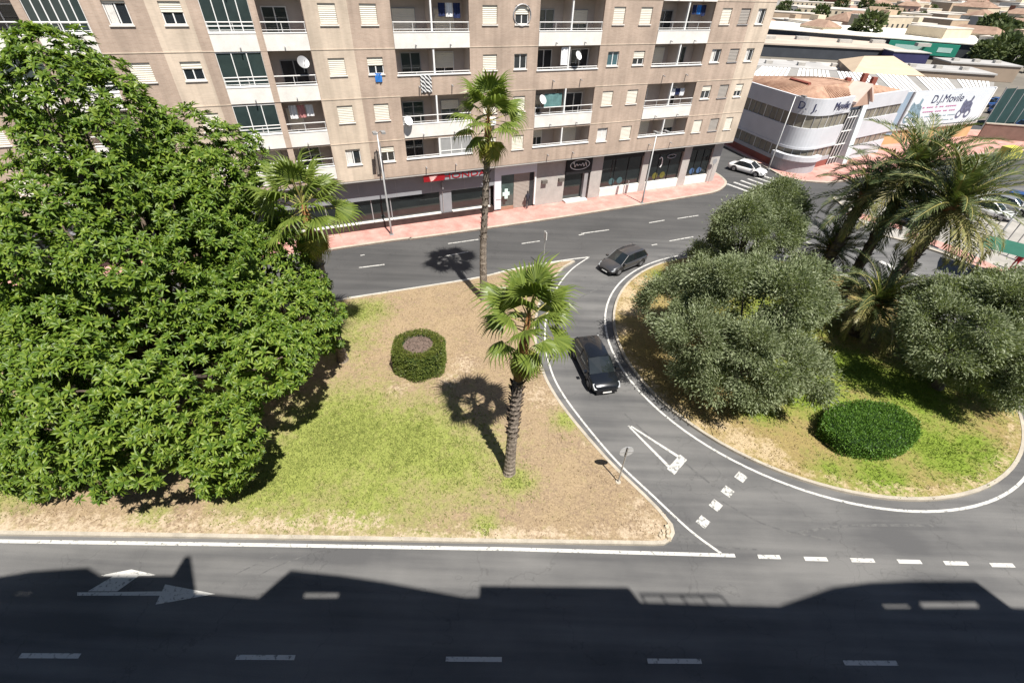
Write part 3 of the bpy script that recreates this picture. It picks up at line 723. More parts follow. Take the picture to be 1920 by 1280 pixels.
# ---------------------------------------------------------------- shops
YS = 1.0      # shop fronts stand back under the overhang
M_BAND = mat('grey_fascia', (0.24, 0.25, 0.27), 0.55, 0.08, 0.6)
M_SHOPG = glass_mat('shop_glass', (0.012, 0.016, 0.017), 0.05)
M_STONE = mat('dark_stone', (0.045, 0.03, 0.028), 0.5, 0.3, 2)
M_GSTONE = mat('grey_stone_cladding', (0.37, 0.35, 0.33), 0.85, 0.12, 1.1, fine=0.06, bscale=10)
M_REDS = mat('red_sign', (0.27, 0.012, 0.018), 0.4, 0.1, 1)
M_REDL = mat('red_letter', (0.30, 0.012, 0.02), 0.4, 0.1, 1)
def shop_part(name, s0, s1, z0, z1, y0, y1, m, parent=None): return MB().box(ss(s0), ss(s1), YS+y0, YS+y1, sz(z0), sz(z1)).build(name, m, parent or APT)
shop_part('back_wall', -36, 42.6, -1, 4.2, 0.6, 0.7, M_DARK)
MB().box(X0, X1, 0.02, 1.9, fz(4.35)-.14, fz(4.35)-.02).build('soffit', M_GSTONE, APT)
ZF = fz(4.35)-.14
def sbox(name, s0, s1, z0, z1, y0, y1, m, parent=None): return MB().box(ss(s0), ss(s1), YS+y0, YS+y1, z0, z1).build(name, m, parent or APT)
band = sbox('fascia', -36, 14.55, sz(2.38), ZF-.002, -.1, .35, M_BAND)
for s in np.arange(-30, 14, 3.2): sbox('fascia_joint', s, s+.03, sz(2.38)+.01, ZF-.02, -.115, -.1, M_GREYM, band)
zsh = sz(0.28)
# motorcycle shop windows
se = [-36, -30, -25, -20, -15, -10, -5.5, -1.0, 2.9, 4.6, 9.2, 10.3, 14.2]
for k in range(len(se)-1):
    if se[k+1]-se[k] < 1.3: sbox('shop_pillar', se[k], se[k+1], zsh, sz(2.38)-.002, .02, .34, M_BAND); continue
    g = sbox('shop_window', se[k]+.04, se[k+1]-.04, zsh+.1, sz(2.38)-.005, .18, .2, M_SHOPG)
    sbox('window_post', se[k+1]-.04, se[k+1]+.04, zsh+.1, sz(2.38)-.006, .1, .22, M_GREYM, g)
    sbox('display_ledge', se[k]+.02, se[k+1]-.02, zsh+.004, zsh+.09, -.12, .2, M_PANEL, g)
sbox('stone_plinth', -36, 14.5, 0.13, zsh, -.16, .5, M_STONE)
# red sign with a wing emblem
sg = MB().box(fs(7.7), fs(9.55), .14, .22, 4.02, 4.64).build('red_sign', M_REDS, band)
M_PINK = mat('pale_red', (0.75, 0.45, 0.42), 0.5, 0.05, 1)
wing = MB(); cxw, czw = fs(8.62), 4.27
for k in range(4):
    x = cxw-.42+k*.03; z = czw+.16-.11*k; ln = .85-.16*k
    wing.add([(x, .135, z), (x+.1, .135, z-.07), (x+ln, .135, z+.05), (x+ln*.8, .135, z+.11)], [[0,1,2,3]])
wing.build('wing_emblem', M_PINK, sg)
MB().box(fs(9.6), fs(13.45), .2, .26, 4.02, 4.64).build('sign_board', M_BAND, band)
text('lettering', 'HONDA', 0.62, M_REDL, band, (fs(11.55), .18, 4.3), (math.pi/2, 0, 0), .03, sx=1.75)
# white framed shop
wf = sbox('white_fascia', 14.6, 19.05, sz(3.24), ZF-.003, -.12, .2, mat('pale_blue_white', (0.62, 0.63, 0.68), .5, .05, 1))
sbox('white_jamb', 14.6, 15.3, sz(-.1), sz(3.24)-.003, -.1, .2, mat('pale_blue_white', (0, 0, 0)), wf)
sbox('white_jamb', 18.88, 19.05, sz(-.1), sz(3.24)-.003, -.1, .2, M_WHITE, wf)
sbox('shop_window', 15.32, 16.7, 0.45, sz(3.24)-.004, .12, .15, glass_mat('green_glass', (0.06, 0.085, 0.08), .08))
sbox('window_base', 15.32, 16.7, 0.13, 0.445, -.02, .18, mat('brown_base', (0.30, 0.17, 0.12), .8, .15, 2))
sh = MB()
for k in range(26):
    z0 = 0.13 + k*(sz(3.2)-.13)/26; z1 = 0.13+(k+1)*(sz(3.2)-.13)/26
    sh.add([(ss(16.72),YS+.12,z0),(ss(18.4),YS+.12,z0),(ss(18.4),YS+.09,z0+.04),(ss(16.72),YS+.09,z0+.04),(ss(18.4),YS+.115,z1),(ss(16.72),YS+.115,z1)], [[0,1,2,3],[3,2,4,5]])
sh.build('roller_door', mat('taupe_shutter', (0.30, 0.26, 0.23), .7, .1, 1), APT)
sbox('door_recess', 18.42, 18.86, 0.13, sz(3.24)-.004, .1, .16, M_DARK)
cr = MB(); cxs, czs = ss(15.55), sz(1.45)
cr.box(ss(14.78), ss(15.28), YS-.16, YS-.1, sz(.95), sz(2.0)); cr.build('light_panel', mat('white_panel', (0.85, 0.86, 0.86), .4, .02, 1), wf)
cr = MB(); cr.box(cxs-.15, cxs+.55, YS-.3, YS-.24, czs-.15, czs+.17); cr.box(cxs+.05, cxs+.36, YS-.305, YS-.235, czs-.45, czs+.48); cr.build('cross_sign', mat('mint_white', (0.62, 0.80, 0.76), .4, .04, 1), wf)
# grey stone stretch, black entrance with oval sign, three big windows
sbox('stone_wall', 19.07, 22.3, .13, ZF-.004, 0, .5, M_GSTONE)
for s in (19.95, 21.85): 
    w_ = MB(); w_.box(ss(s)-.28, ss(s)+.28, YS-.3, YS, sz(1.98), sz(2.3)); w_.build('wall_unit', mat('dark_grey_unit', (.12, .11, .1), .6, .1, 2), APT)
en = sbox('black_fascia', 22.32, 25.3, sz(2.55), ZF-.005, -.15, .3, M_BLACK)
ring = MB(); n = 28; cx_, cz_ = ss(23.85), (sz(2.55)+ZF)/2
def oval(rx, rz, k): a = 2*math.pi*k/n; return (cx_+rx*math.cos(a), cz_+rz*math.sin(a))
for k in range(n):
    a, b_ = oval(1.12, .5, k), oval(1.12, .5, k+1); c, d = oval(1.04, .44, k), oval(1.04, .44, k+1)
    ring.quad((a[0],YS-.165,a[1]), (b_[0],YS-.165,b_[1]), (d[0],YS-.165,d[1]), (c[0],YS-.165,c[1]))
M_SIGNW = mat('sign_white', (0.7, 0.7, 0.7), .5, .03, 1)
ring.build('oval_emblem', M_SIGNW, en)
sq = MB(); pts = []
for k in range(61):
    t = k/60; pts.append((cx_-.8+1.6*t, YS-.17, cz_ + .2*math.sin(t*30)*(0.6+.4*math.cos(t*7)) + (.12 if k < 8 else 0)))
sq.tube(pts, .035, 4); sq.build('script_lettering', M_SIGNW, en)
sbox('entrance_door', 22.45, 24.55, .32, sz(2.55)-.006, .25, .3, M_SHOPG)
sbox('door_step', 22.4, 25.0, .125, .3, -.55, .45, M_PANEL)
sbox('entrance_jamb', 24.57, 25.0, .13, sz(2.55)-.006, -.1, .3, M_GREYM)
sbox('stone_pillar', 25.32, 26.7, .13, ZF-.006, -.02, .5, M_GSTONE)
WS = [(26.72, 31.75), (32.55, 37.1), (38.15, 41.3)]
for k, (a, b_) in enumerate(WS):
    zt = sz(3.55); g = sbox('shop_window', a, b_, sz(.62), zt, .2, .23, M_SHOPG)
    sbox('window_base', a, b_, .13, sz(.62)-.003, -.05, .3, M_PANEL, g)
    sbox('window_head', a, b_, zt+.003, ZF-.007, 0, .3, M_BLACK, g)
    for t in (.33, .66): sbox('mullion', a+(b_-a)*t-.03, a+(b_-a)*t+.03, sz(.62), zt, .14, .2, M_BLACK, g)
    # dim silhouettes of goods behind the panes
    e = MB(); xx = ss(a+(b_-a)*.3)
    e.disc((xx, YS+.19, sz(1.15)), (0,-1,0), .35, .3, .008, 14); e.disc((xx+1.0, YS+.19, sz(1.15)), (0,-1,0), .35, .3, .008, 14)
    e.build('window_display', mat('display_%d' % k, [(.05,.10,.11), (.10,.095,.02), (.05,.10,.2)][k], .5, .3, 3), g)
sc2 = MB(); pts = [(ss(34.2)+.25*math.cos(a), YS+.12, sz(2.6)+.55*math.sin(a)) for a in np.linspace(-1.2, 2.4, 14)]; sc2.tube(pts, .06, 5); sc2.build('window_emblem', M_SIGNW, APT)
ov = MB(); n = 20; pts = [(ss(35.6)+.55*math.cos(a), YS+.13, sz(3.15)+.2*math.sin(a)) for a in np.linspace(0, 2*math.pi, 21)]; ov.tube(pts, .05, 5); ov.build('window_emblem', mat('grey_emblem', (.3,.3,.33), .5, .05, 1), APT)
sbox('stone_pillar', 31.77, 32.53, .13, ZF-.006, -.05, .5, M_GSTONE); sbox('stone_pillar', 37.12, 38.13, .13, ZF-.006, -.05, .5, M_GSTONE); sbox('stone_pillar', 41.32, 42.6, .13, ZF-.006, -.02, .5, M_GSTONE)
MB().box(ss(42.6)-.02, ss(42.6), YS+.5, 15, .1, ZF).build('side_wall', M_GSTONE, APT)

# ---------------------------------------------------------------- things hung on or standing in the balconies
def a_thing(name, label, cat, s, y, z): 
    o = thing(name, label, cat, (0,0,0), 0); o.parent = None
    p = np.array([_o[0], _o[1]]) + DV*s + (-NV)*y; o.location = (p[0], p[1], z); o.rotation_euler = (0, 0, AV); return o
def dish(label, s, y, z, r=.42, m=None):
    t = a_thing('satellite_dish', label, 'satellite dish', s, y, z); nd = Vector((.35, -.8, .5)).normalized()
    b = MB(); n = 18
    a = Vector((0,0,1)); u = (a-nd*a.dot(nd)).normalized(); w = nd.cross(u); o0 = len(b.v)
    for i, rr in enumerate((0.02, .5, 1.0)):
        for k in range(n):
            an = 2*math.pi*k/n; b.v.append(tuple(nd*(.14*rr*rr*r*2) + (u*math.cos(an)+w*math.sin(an))*rr*r))
    for i in range(2):
        for k in range(n): b.f.append([o0+i*n+k, o0+i*n+(k+1)%n, o0+(i+1)*n+(k+1)%n, o0+(i+1)*n+k]); b.mi.append(0)
    b.build('reflector', m or M_WHITE, t, True)
    MB().tube([(0,.02,-r), tuple(nd*r*1.1)], .015, 5).build('feed_arm', M_GREYM, t)
    MB().tube([tuple(-nd*.02), (0,.25,-.25), (0,.25,-.6)], .025, 5).build('bracket', M_GREYM, t)
dish('white satellite dish on the left end of the second-floor balcony nearest the tall palm', fs(18.75), -.25, fz(9.75), .38)
dish('white satellite dish in the middle of the third-floor balcony right of the tall palm', fs(21.9), -.25, fz(13.0), .34)
dish('white satellite dish at the left corner of the balcony above the motorcycle shop', fs(6.75), -.3, fz(8.8), .36)
dish('dark satellite dish inside a third-floor balcony above the left tree', fs(-.2), -.1, fz(13.0), .4, M_GREYM)
def cloth(name, label, s, y, z, w, h, m, parts=1):
    t = a_thing(name, label, 'laundry', s, y, z)
    for q in range(parts):
        b = MB(); nx, nz = 8, 5; o0 = 0; ww = w/parts*.9; x0 = -w/2 + w*q/parts
        hh = h*random.uniform(.7, 1)
        for j in range(nz+1):
            for i in range(nx+1): b.v.append((x0+ww*i/nx, .035*math.sin(i*1.9+q)+.02*math.sin(j+i), -hh*j/nz))
        for j in range(nz):
            for i in range(nx): b.f.append([j*(nx+1)+i, j*(nx+1)+i+1, (j+1)*(nx+1)+i+1, (j+1)*(nx+1)+i]); b.mi.append(0)
        b.build('cloth', m[q % len(m)], t)
M_NAVY = mat('navy_cloth', (.02, .03, .09), .9, .3, 4); M_BLUEC = mat('blue_cloth', (.03, .17, .5), .9, .15, 4); M_WCL = mat('white_cloth', (.7, .7, .72), .9, .08, 4)
cloth('laundry', 'navy and white washing hung in a fourth-floor balcony', fs(10.9), .5, fz(16.5), 1.7, .95, [M_NAVY, M_WCL, M_NAVY], 3)
cloth('hanging_towel', 'bright blue towel hanging below a half-shuttered window', fs(4.95), -.08, fz(12.2), .55, .7, [M_BLUEC], 1)
cloth('white_sheet', 'long white sheet hung in the third-floor balcony right of the tall palm', fs(20.9), .1, fz(13.6), .85, 1.55, [M_WCL], 1)
cloth('teal_awning', 'teal green screen in the second-floor balcony right of the tall palm', fs(20.2), .25, fz(10.1), 1.9, 1.5, [mat('teal_cloth', (.10, .20, .20), .8, .2, 2)], 1)
cloth('laundry', 'dark blue washing hung in the fourth-floor balcony nearest the right corner', fs(34.4), .4, fz(16.6), 1.5, .8, [M_NAVY, M_BLUEC, M_NAVY], 3)
cloth('laundry', 'washing hung low in the second-floor balcony nearest the right corner', fs(34.2), .5, fz(9.9), 1.6, .7, [M_WCL, M_NAVY], 3)
cloth('laundry', 'pale washing hung in the second-floor balcony above the left tree', fs(-1.0), .5, fz(10.2), 1.7, .9, [M_WCL, mat('rose_cloth', (.45, .2, .2), .9, .1, 3)], 3)
def chair_set(label, s, z, col):
    t = a_thing('balcony_table', label, 'table', s, .7, z)
    MB().disc((0, 0, .68), (0, 0, 1), .4, .4, .04, 14).build('table_top', col, t); MB().tube([(0, 0, 0), (0, 0, .68)], .05, 6).build('leg', col, t); MB().disc((0, 0, 0), (0, 0, 1), .25, .22, .03, 12).build('foot', col, t)
chair_set('small white round table in the fourth-floor balcony right of the tall palm', fs(19.6), fz(13.75)+.2, M_WHITE)
chair_set('small brown round table in the fourth-floor balcony nearest the right corner', fs(31.4), fz(13.75)+.2, M_STONE)
def striped():
    m = mat('striped_cloth', (.03, .03, .035), .8, 0, 1); m.node_tree.nodes.clear() if False else None
    nt = m.node_tree; n = nt.nodes; L = nt.links
    w = n.new('ShaderNodeTexWave'); w.inputs['Scale'].default_value = 2.2; w.inputs['Distortion'].default_value = 1.5; w.bands_direction = 'DIAGONAL'
    L.new(n.new('ShaderNodeTexCoord').outputs['Object'], w.inputs['Vector'])
    r = n.new('ShaderNodeValToRGB'); r.color_ramp.elements[0].position = .45; r.color_ramp.elements[1].position = .55; r.color_ramp.elements[0].color = (.02,.02,.025,1); r.color_ramp.elements[1].color = (.65,.65,.65,1)
    L.new(w.outputs['Color'], r.inputs['Fac']); L.new(r.outputs[0], n['Principled BSDF'].inputs['Base Color']); return m
cloth('striped_towel', 'black and white striped towel hung over a brick parapet', fs(8.6), -.1, fz(11.95), .95, 1.3, [striped()], 1)
for (s, z, lab) in [(39.6-.0, 0, '')][:0]: pass
MB_ = None
def ac_unit(label, s, z):
    t = a_thing('air_conditioner', label, 'air conditioner', s, -.02, z)
    MB().box(-.42, .42, -.32, 0, 0, .58).build('casing', M_WHITE, t)
    MB().disc((-.1, -.321, .29), (0,-1,0), .22, .22, .012, 16).build('fan_grille', M_GREYM, t)
    MB().box(-.36, -.3, -.3, 0, -.06, -.001).build('bracket', M_GREYM, t); MB().box(.3, .36, -.3, 0, -.06, -.001).build('bracket', M_GREYM, t)
ac_unit('white air conditioner below the window left of the tall palm crown', fs(13.95), fz(8.0))
# down pipe box on the brick near the lamp post
MB().box(fs(3.75), fs(4.1), -.12, 0.0, fz(4.75), fz(6.6)).build('service_box', mat('taupe_box', (.2, .17, .15), .6, .1, 1), APT)
MB().tube([(fs(4.3), -.06, ZB), (fs(4.3), -.06, fz(7.3))], .05, 6).build('down_pipe', M_GREYM, APT)
# grating round the dark fourth-floor window
g = MB(); gx, gz = fs(16.65), fz(15.8)
for k in range(20):
    a, b_ = 2*math.pi*k/20, 2*math.pi*(k+1)/20
    g.tube([(gx+.72*math.cos(a), -.03, gz+.68*math.sin(a)), (gx+.72*math.cos(b_), -.03, gz+.68*math.sin(b_))], .05, 4, False)
g.build('round_frame', M_GREYM, APT)
# ================================================================== THE BLOCK THE PICTURE WAS TAKEN FROM (behind the camera, throws the shadow)
YC = -1.2
K_SH = 1.0 / math.tan(SUN_EL)
def cast(px, py):
    g = G2(px, py); hh = (g[1]-YC)/(SHY*K_SH); return (g[0]-SHX*K_SH*hh, hh)
prof = [cast(*p) for p in [(-250, 1085), (0, 1080), (60, 1070), (165, 1063), (190, 1078), (325, 1078), (347, 1042), (358, 1042), (368, 1110), (485, 1120), (545, 1068), (640, 1078), (720, 1090), (870, 1118), (898, 1118), (900, 1097), (1178, 1100), (1195, 1128), (1360, 1133), (1460, 1135), (1510, 1118), (1560, 1100), (1630, 1091), (1700, 1088), (1828, 1088), (1890, 1138), (2100, 1145)]]
fixed = [prof[0]]
for p in prof[1:]: fixed.append((max(p[0], fixed[-1][0]+.03), p[1]))
ZL = 16.6
def holes_px(x0, x1, y0, y1):
    a, b, c, d = cast(x0, y1), cast(x1, y1), cast(x1+2, y0), cast(x0+2, y0); return [a, b, c, d]
hl = [holes_px(570, 635, 1106, 1119), holes_px(1652, 1704, 1128, 1138), holes_px(1722, 1832, 1123, 1138), holes_px(30, 62, 1106, 1113)]
out = [(fixed[0][0], ZL)] + [(fixed[-1][0], ZL)] + fixed[::-1]
pts = [Vector(p) for p in out]; loops = [list(range(len(out)))]; 
for h_ in hl:
    o0 = len(pts); pts += [Vector(p) for p in h_]; loops.append(list(range(o0, o0+4)))
edges = [(l[i], l[(i+1) % len(l)]) for l in loops for i in range(len(l))]
r = delaunay_2d_cdt(pts, edges, [], 0, 1e-4)
V2 = [(v.x, v.y) for v in r[0]]
tris = []
for f in r[2]:
    cx = sum(V2[i][0] for i in f)/len(f); cz = sum(V2[i][1] for i in f)/len(f)
    if inside(out, cx, cz) and not any(inside(h_, cx, cz) for h_ in hl): tris.append(list(f))
OWN = thing('near_apartment_block', 'apartment block under the viewpoint whose roofline shadow darkens the near road', 'building', (0, YC, 0))
M_OWN = mat('buff_render', (0.30, 0.235, 0.18), 0.9, 0.1, 0.5)
mb = MB(); n = len(V2); th = -0.12
mb.v = [(x, 0, z) for x, z in V2] + [(x, th, z) for x, z in V2]
cnt = {}
for f in tris:
    mb.f.append(f); mb.mi.append(0); mb.f.append([i+n for i in f][::-1]); mb.mi.append(0)
    for i in range(len(f)):
        e = (f[i], f[(i+1) % len(f)]); cnt[e] = 1
for (a, b) in cnt:
    if (b, a) not in cnt: mb.f.append([b, a, a+n, b+n]); mb.mi.append(0)
mb.build('roof_parapet', M_OWN, OWN)
MB().box(fixed[0][0], fixed[-1][0], -13, -.001, 0, ZL).build('wall', M_OWN, OWN)
# roof terrace railing seen only as a shadow
ra = MB(); a, b = cast(1200, 1112), cast(1350, 1113)
ra.tube([(a[0], -.05, a[1]), (b[0], -.05, b[1])], .04, 6)
for t in np.linspace(0, 1, 5): ra.tube([(a[0]+(b[0]-a[0])*t, -.05, 17.5), (a[0]+(b[0]-a[0])*t, -.05, a[1]+(b[1]-a[1])*t)], .035, 5)
ra.build('roof_railing', M_GREYM, OWN)
for k in range(6):
    for fl in range(5):
        x0 = -13 + k*6.4; z0 = 1.2+fl*3.05
        w = MB().box(x0, x0+1.5, .001, .05, z0, z0+1.3).build('window', M_WHITE, OWN)
        MB().quad((x0+.08,.053,z0+.08), (x0+1.42,.053,z0+.08), (x0+1.42,.053,z0+1.22), (x0+.08,.053,z0+1.22)).build('pane', M_GLASS, w)

# ================================================================== WHITE CORNER OFFICE BUILDING
OFF = thing('office_building', 'white two-storey office building with rounded corner and ribbon windows', 'building', (0, 0, 0))
M_OFFW = mat('white_render', (0.48, 0.49, 0.52), .8, .07, .5, fine=.04)
M_OFFG = mat('grey_render', (0.34, 0.34, 0.36), .8, .1, .6)
M_RIBB = glass_mat('office_glass', (0.19, 0.175, 0.14), .25, .5)
M_REDB = mat('dark_red_base', (0.22, 0.07, 0.055), .8, .15, 1)
arc = catmull([(31.9, 61.6), (32.4, 60.2), (33.3, 59.2), (34.6, 58.9), (36.3, 59.5)], 4)
front = [(29.4, 70.5), (30.6, 66)] + arc + [(39.8, 61.7)]
ent = (39.8, 61.7); ent2 = (42.6, 63.4); rear = (50.6, 68.4)
plan = front + [ent2, rear, (47.5, 75), (44, 78), (28.5, 75)]
def ring_wall(name, pts, z0, z1, m, inset=0.0, closed=False, parent=None, th=.25):
    mb = MB(); P = offset_poly(pts, inset) if inset else pts
    if inset and not closed: P = P
    for i in range(len(P)-1 if not closed else len(P)):
        a, b = P[i], P[(i+1) % len(P)]
        mb.quad((*a, z0), (*b, z0), (*b, z1), (*a, z1))
    return mb.build(name, m, parent or OFF)
core = offset_poly(plan, .2)
MB().prism(core, 0, 7.3).build('core', M_OFFW, OFF)
def face_run(run, spec, parent=OFF):
    """stacked bands along one facade run: (z0, z1, material, proud, name)"""
    for (z0, z1, m, d, nm) in spec:
        mb = MB(); n = len(run)
        o_ = []
        for i in range(n):
            a, c = np.array(run[max(i-1, 0)]), np.array(run[min(i+1, n-1)]); t = (c-a)/np.linalg.norm(c-a)
            o_.append((run[i][0]+t[1]*d, run[i][1]-t[0]*d))
        vs = [(*p, z0) for p in o_] + [(*p, z1) for p in o_] + [(*p, z1) for p in run] + [(*p, z0) for p in run]
        inn = []
        for i in range(n):
            a, c = np.array(run[max(i-1, 0)]), np.array(run[min(i+1, n-1)]); t = (c-a)/np.linalg.norm(c-a)
            inn.append((run[i][0]-t[1]*.3, run[i][1]+t[0]*.3))
        vs = [(*p, z0) for p in o_] + [(*p, z1) for p in o_] + [(*p, z1) for p in inn] + [(*p, z0) for p in inn]
        fs_ = []
        for i in range(n-1):
            for k in range(4): fs_.append([k*n+i, k*n+i+1, ((k+1) % 4)*n+i+1, ((k+1) % 4)*n+i])
        fs_ += [[0, n, 2*n, 3*n], [n-1, 4*n-1, 3*n-1, 2*n-1]]
        mb.add(vs, fs_); mb.build(nm, m, parent)
face_run(front, [(0, .9, M_REDB, -.02, 'base_course'), (.9, 1.35, M_OFFG, 0, 'wall_band'), (2.6, 2.85, M_OFFW, .12, 'sill_band'), (3.95, 5.0, M_OFFW, .06, 'wall_band'), (6.4, 8.15, M_OFFW, .06, 'parapet')])
face_run([ent2, rear], [(0, 1.9, M_OFFW, 0, 'wall_band'), (2.9, 5.2, M_OFFW, .05, 'wall_band'), (6.4, 8.0, M_OFFW, .05, 'parapet')])
def ribbon(run, z0, z1, step, m, d=-.1):
    run = [np.array(p) for p in run]; seg = [np.linalg.norm(run[i+1]-run[i]) for i in range(len(run)-1)]; tot = sum(seg); n = int(tot/step)
    def at(s):
        for i, L_ in enumerate(seg):
            if s <= L_ + 1e-6: t = (run[i+1]-run[i])/L_; return run[i]+t*s, t
            s -= L_
        return run[-1], t
    for k in range(n):
        (a, t), (b, _) = at(tot*k/n), at(tot*(k+1)/n); nn = np.array([t[1], -t[0]])
        a2, b2 = a+nn*d, b+nn*d
        p = MB().quad((*a2, z0), (*b2, z0), (*b2, z1), (*a2, z1)).build('window_pane', m, OFF)
        q = MB(); w = t*.05; q.prism([tuple(a+nn*(d+.0)-w*0), tuple(a+nn*(d+.07)), tuple(a+w+nn*(d+.07)), tuple(a+w+nn*d)], z0, z1); q.build('mullion', M_WHITE if k % 3 == 0 else M_GREYM, p)
ribbon(front, 1.35, 2.6, 1.0, M_RIBB); ribbon(front, 5.0, 6.4, 1.0, M_RIBB); ribbon(front, 2.85, 3.95, 1.0, M_RIBB) if False else None
face_run(front, [(2.85, 3.95, M_OFFW, .06, 'wall_band')])
ribbon([ent2, rear], 5.2, 6.4, 1.0, M_RIBB); ribbon([ent2, rear], 1.9, 2.9, 1.2, M_RIBB)
# low round drum with canopy at the corner
dr = catmull([(31.9, 60.4), (32.6, 58.8), (34.0, 57.9), (35.6, 58.0), (36.8, 58.9)], 4)
face_run(dr, [(0, 1.5, M_OFFG, 0, 'drum_wall'), (1.55, 2.1, M_OFFW, .35, 'canopy')])
# entrance bay with gable
e0, e1 = np.array(ent), np.array(ent2); et = (e1-e0)/np.linalg.norm(e1-e0); en_ = np.array([et[1], -et[0]])
p = MB(); 
p.quad((*(e0+et*.1), 0), (*(e1-et*.9), 0), (*(e1-et*.9), 6.6), (*(e0+et*.1), 6.6)); ep = p.build('entrance_glass', glass_mat('dark_entrance', (.025,.03,.03), .1), OFF)
for k in range(4):
    f = MB(); z = 1.6*k+.9; f.prism([tuple(e0+et*.1), tuple(e1-et*.9), tuple(e1-et*.9+en_*.08), tuple(e0+et*.1+en_*.08)], z, z+.1); f.build('transom', M_WHITE, ep)
for t in (.1, .75, 1.4, 2.05):
    f = MB(); c = e0+et*t; f.prism([tuple(c), tuple(c+et*.08), tuple(c+et*.08+en_*.09), tuple(c+en_*.09)], .1, 6.5); f.build('mullion', M_WHITE, ep)
f = MB(); a, b = e1-et*.95, e1+et*.1; f.add([(*a, 0), (*b, 0), (*(b+en_*.9), 0), (*(a+en_*.9), 0), (*a, 8.0), (*b, 8.0), (*(b+en_*.1), 8.0), (*(a+en_*.1), 8.0)], [[0,3,2,1],[4,5,6,7],[0,1,5,4],[1,2,6,5],[2,3,7,6],[3,0,4,7]]); f.build('slanted_pier', mat('pale_aqua_render', (.56, .62, .63), .8, .05, .6), OFF)
gb_ = MB(); gm = (e0+e1)/2; gl, gr = gm-et*1.9, gm+et*1.9
for q0, q1, za_, zb_ in ((gl, gm, 7.3, 9.1), (gm, gr, 9.1, 7.3)):
    o_ = en_*.5; i_ = -en_*1.8
    gb_.add([(*(q0+o_), za_), (*(q1+o_), zb_), (*(q1+i_), zb_), (*(q0+i_), za_), (*(q0+o_), za_+.3), (*(q1+o_), zb_+.3), (*(q1+i_), zb_+.3), (*(q0+i_), za_+.3)], [[0,3,2,1],[4,5,6,7],[0,1,5,4],[1,2,6,5],[2,3,7,6],[3,0,4,7]])
gb_.build('gable', mat('pink_render', (.58, .46, .40), .8, .08, .8), OFF)
MB().add([(*(gl+en_*.2), 7.0), (*(gr+en_*.2), 7.0), (*(gm+en_*.2), 9.0)], [[0,1,2]]).build('gable_field', mat('terracotta_wall', (.38, .26, .2), .8, .1, 1), OFF)
# tiled roof behind the parapet
M_TILE = mat('roof_tile', (0.31, 0.175, 0.12), .85, .2, 1.2, col2=(.43, .28, .20), fine=.15, bscale=9, world_pos=True)
M_TILE_R = mat('dark_ridge', (0.24, 0.075, 0.055), .85, .2, 2)
inn = offset_poly(plan, .35); ctr = [(31.5, 74), (35.5, 67), (40.5, 68), (47, 71.5)]
mb = MB(); cen = np.mean(np.array(plan), axis=0)
inn2 = [tuple(np.array(p)*.35 + cen*.65) for p in inn]; n = len(inn)
mb.add([(*p, 7.75) for p in inn] + [(*p, 9.0) for p in inn2], [[i, (i+1) % n, n+(i+1) % n, n+i] for i in range(n)] + [[n+i for i in range(n)]]); rf = mb.build('tiled_roof', M_TILE, OFF)
# rows of tiles as raised ribs
for i in range(0, n):
    a, b, c, d = [np.array(q) for q in (inn[i], inn[(i+1) % n], inn2[(i+1) % n], inn2[i])]
    L_ = np.linalg.norm(b-a); 
    for k in range(int(L_/.55)):
        t = (k+.5)/max(1, int(L_/.55)); p0, p1 = a+(b-a)*t, d+(c-d)*t
        MB().tube([(*p0, 7.79), (*p1, 9.02)], .09, 5, False).build('tile_row', M_TILE, rf)
MB().tube([(*q, 9.05) for q in inn2[:3]] , .22, 6).build('ridge', M_TILE_R, rf)
for (x, y, h_) in [(41.0, 66.5, .9), (44.5, 69.0, 1.1), (46.0, 69.2, .7)]:
    MB().box(x-.28, x+.28, y-.28, y+.28, 8.3, 8.45+h_).build('chimney', M_TILE_R, rf)
t = np.array([.96, .27]); 
M_INK = mat('navy_letter', (.03, .035, .09), .5, .1, 1)
def on_face(body, p, q, frac, z, size, m, parent, off=.09, sx=1.0):
    p, q = np.array(p), np.array(q); t = (q-p)/np.linalg.norm(q-p); nn = np.array([t[1], -t[0]]); c = p+(q-p)*frac+nn*off
    return text('lettering', body, size, m, parent, (c[0], c[1], z), (math.pi/2, 0, math.atan2(t[1], t[0])), .02, sx=sx)
# lettering follows the rounded parapet, one character group per facet
on_face('D.', (32.5, 60.1), (33.4, 59.15), .5, 7.3, 1.15, M_INK, OFF, .2); on_face('J.', (33.3, 59.2), (34.6, 58.9), .6, 7.25, 1.05, M_INK, OFF, .2)
on_face('Movile', (36.3, 59.5), (39.8, 61.7), .45, 7.3, 1.2, M_INK, OFF, .14)
on_face('- - - - - - -', (36.3, 59.5), (39.8, 61.7), .4, 6.62, .45, M_INK, OFF, .14)

# ================================================================== RIBBED-ROOF WAREHOUSE WITH BILLBOARD
WH = thing('ribbed_warehouse', 'warehouse with white ribbed roof and a large white billboard front', 'warehouse', (0, 0, 0))
f0, f1 = np.array((51.6, 71.6)), np.array((71.5, 79.6)); ft = (f1-f0)/np.linalg.norm(f1-f0); fn = np.array([ft[1], -ft[0]]); FL = np.linalg.norm(f1-f0)
HW = 7.0
body = [(33.5, 80.5), tuple(f0), tuple(f1), (76, 85.4), (61, 88.7), (41, 93)]
MB().prism(body, 0, HW-.45).build('wall', mat('warehouse_wall', (.42, .36, .28), .85, .12, .5), WH)
base_ = mat('grey_roof', (.25, .24, .225), .85, .12, .5); M_RIBW = mat('white_roof_sheet', (.74, .72, .69), .6, .06, .7)
mb = MB(); bk = [np.array((41, 93.)), np.array((76, 85.4))]; fr_ = [np.array((33.5, 80.5)), f0 + (f0-np.array((33.5, 80.5)))*0, f1]
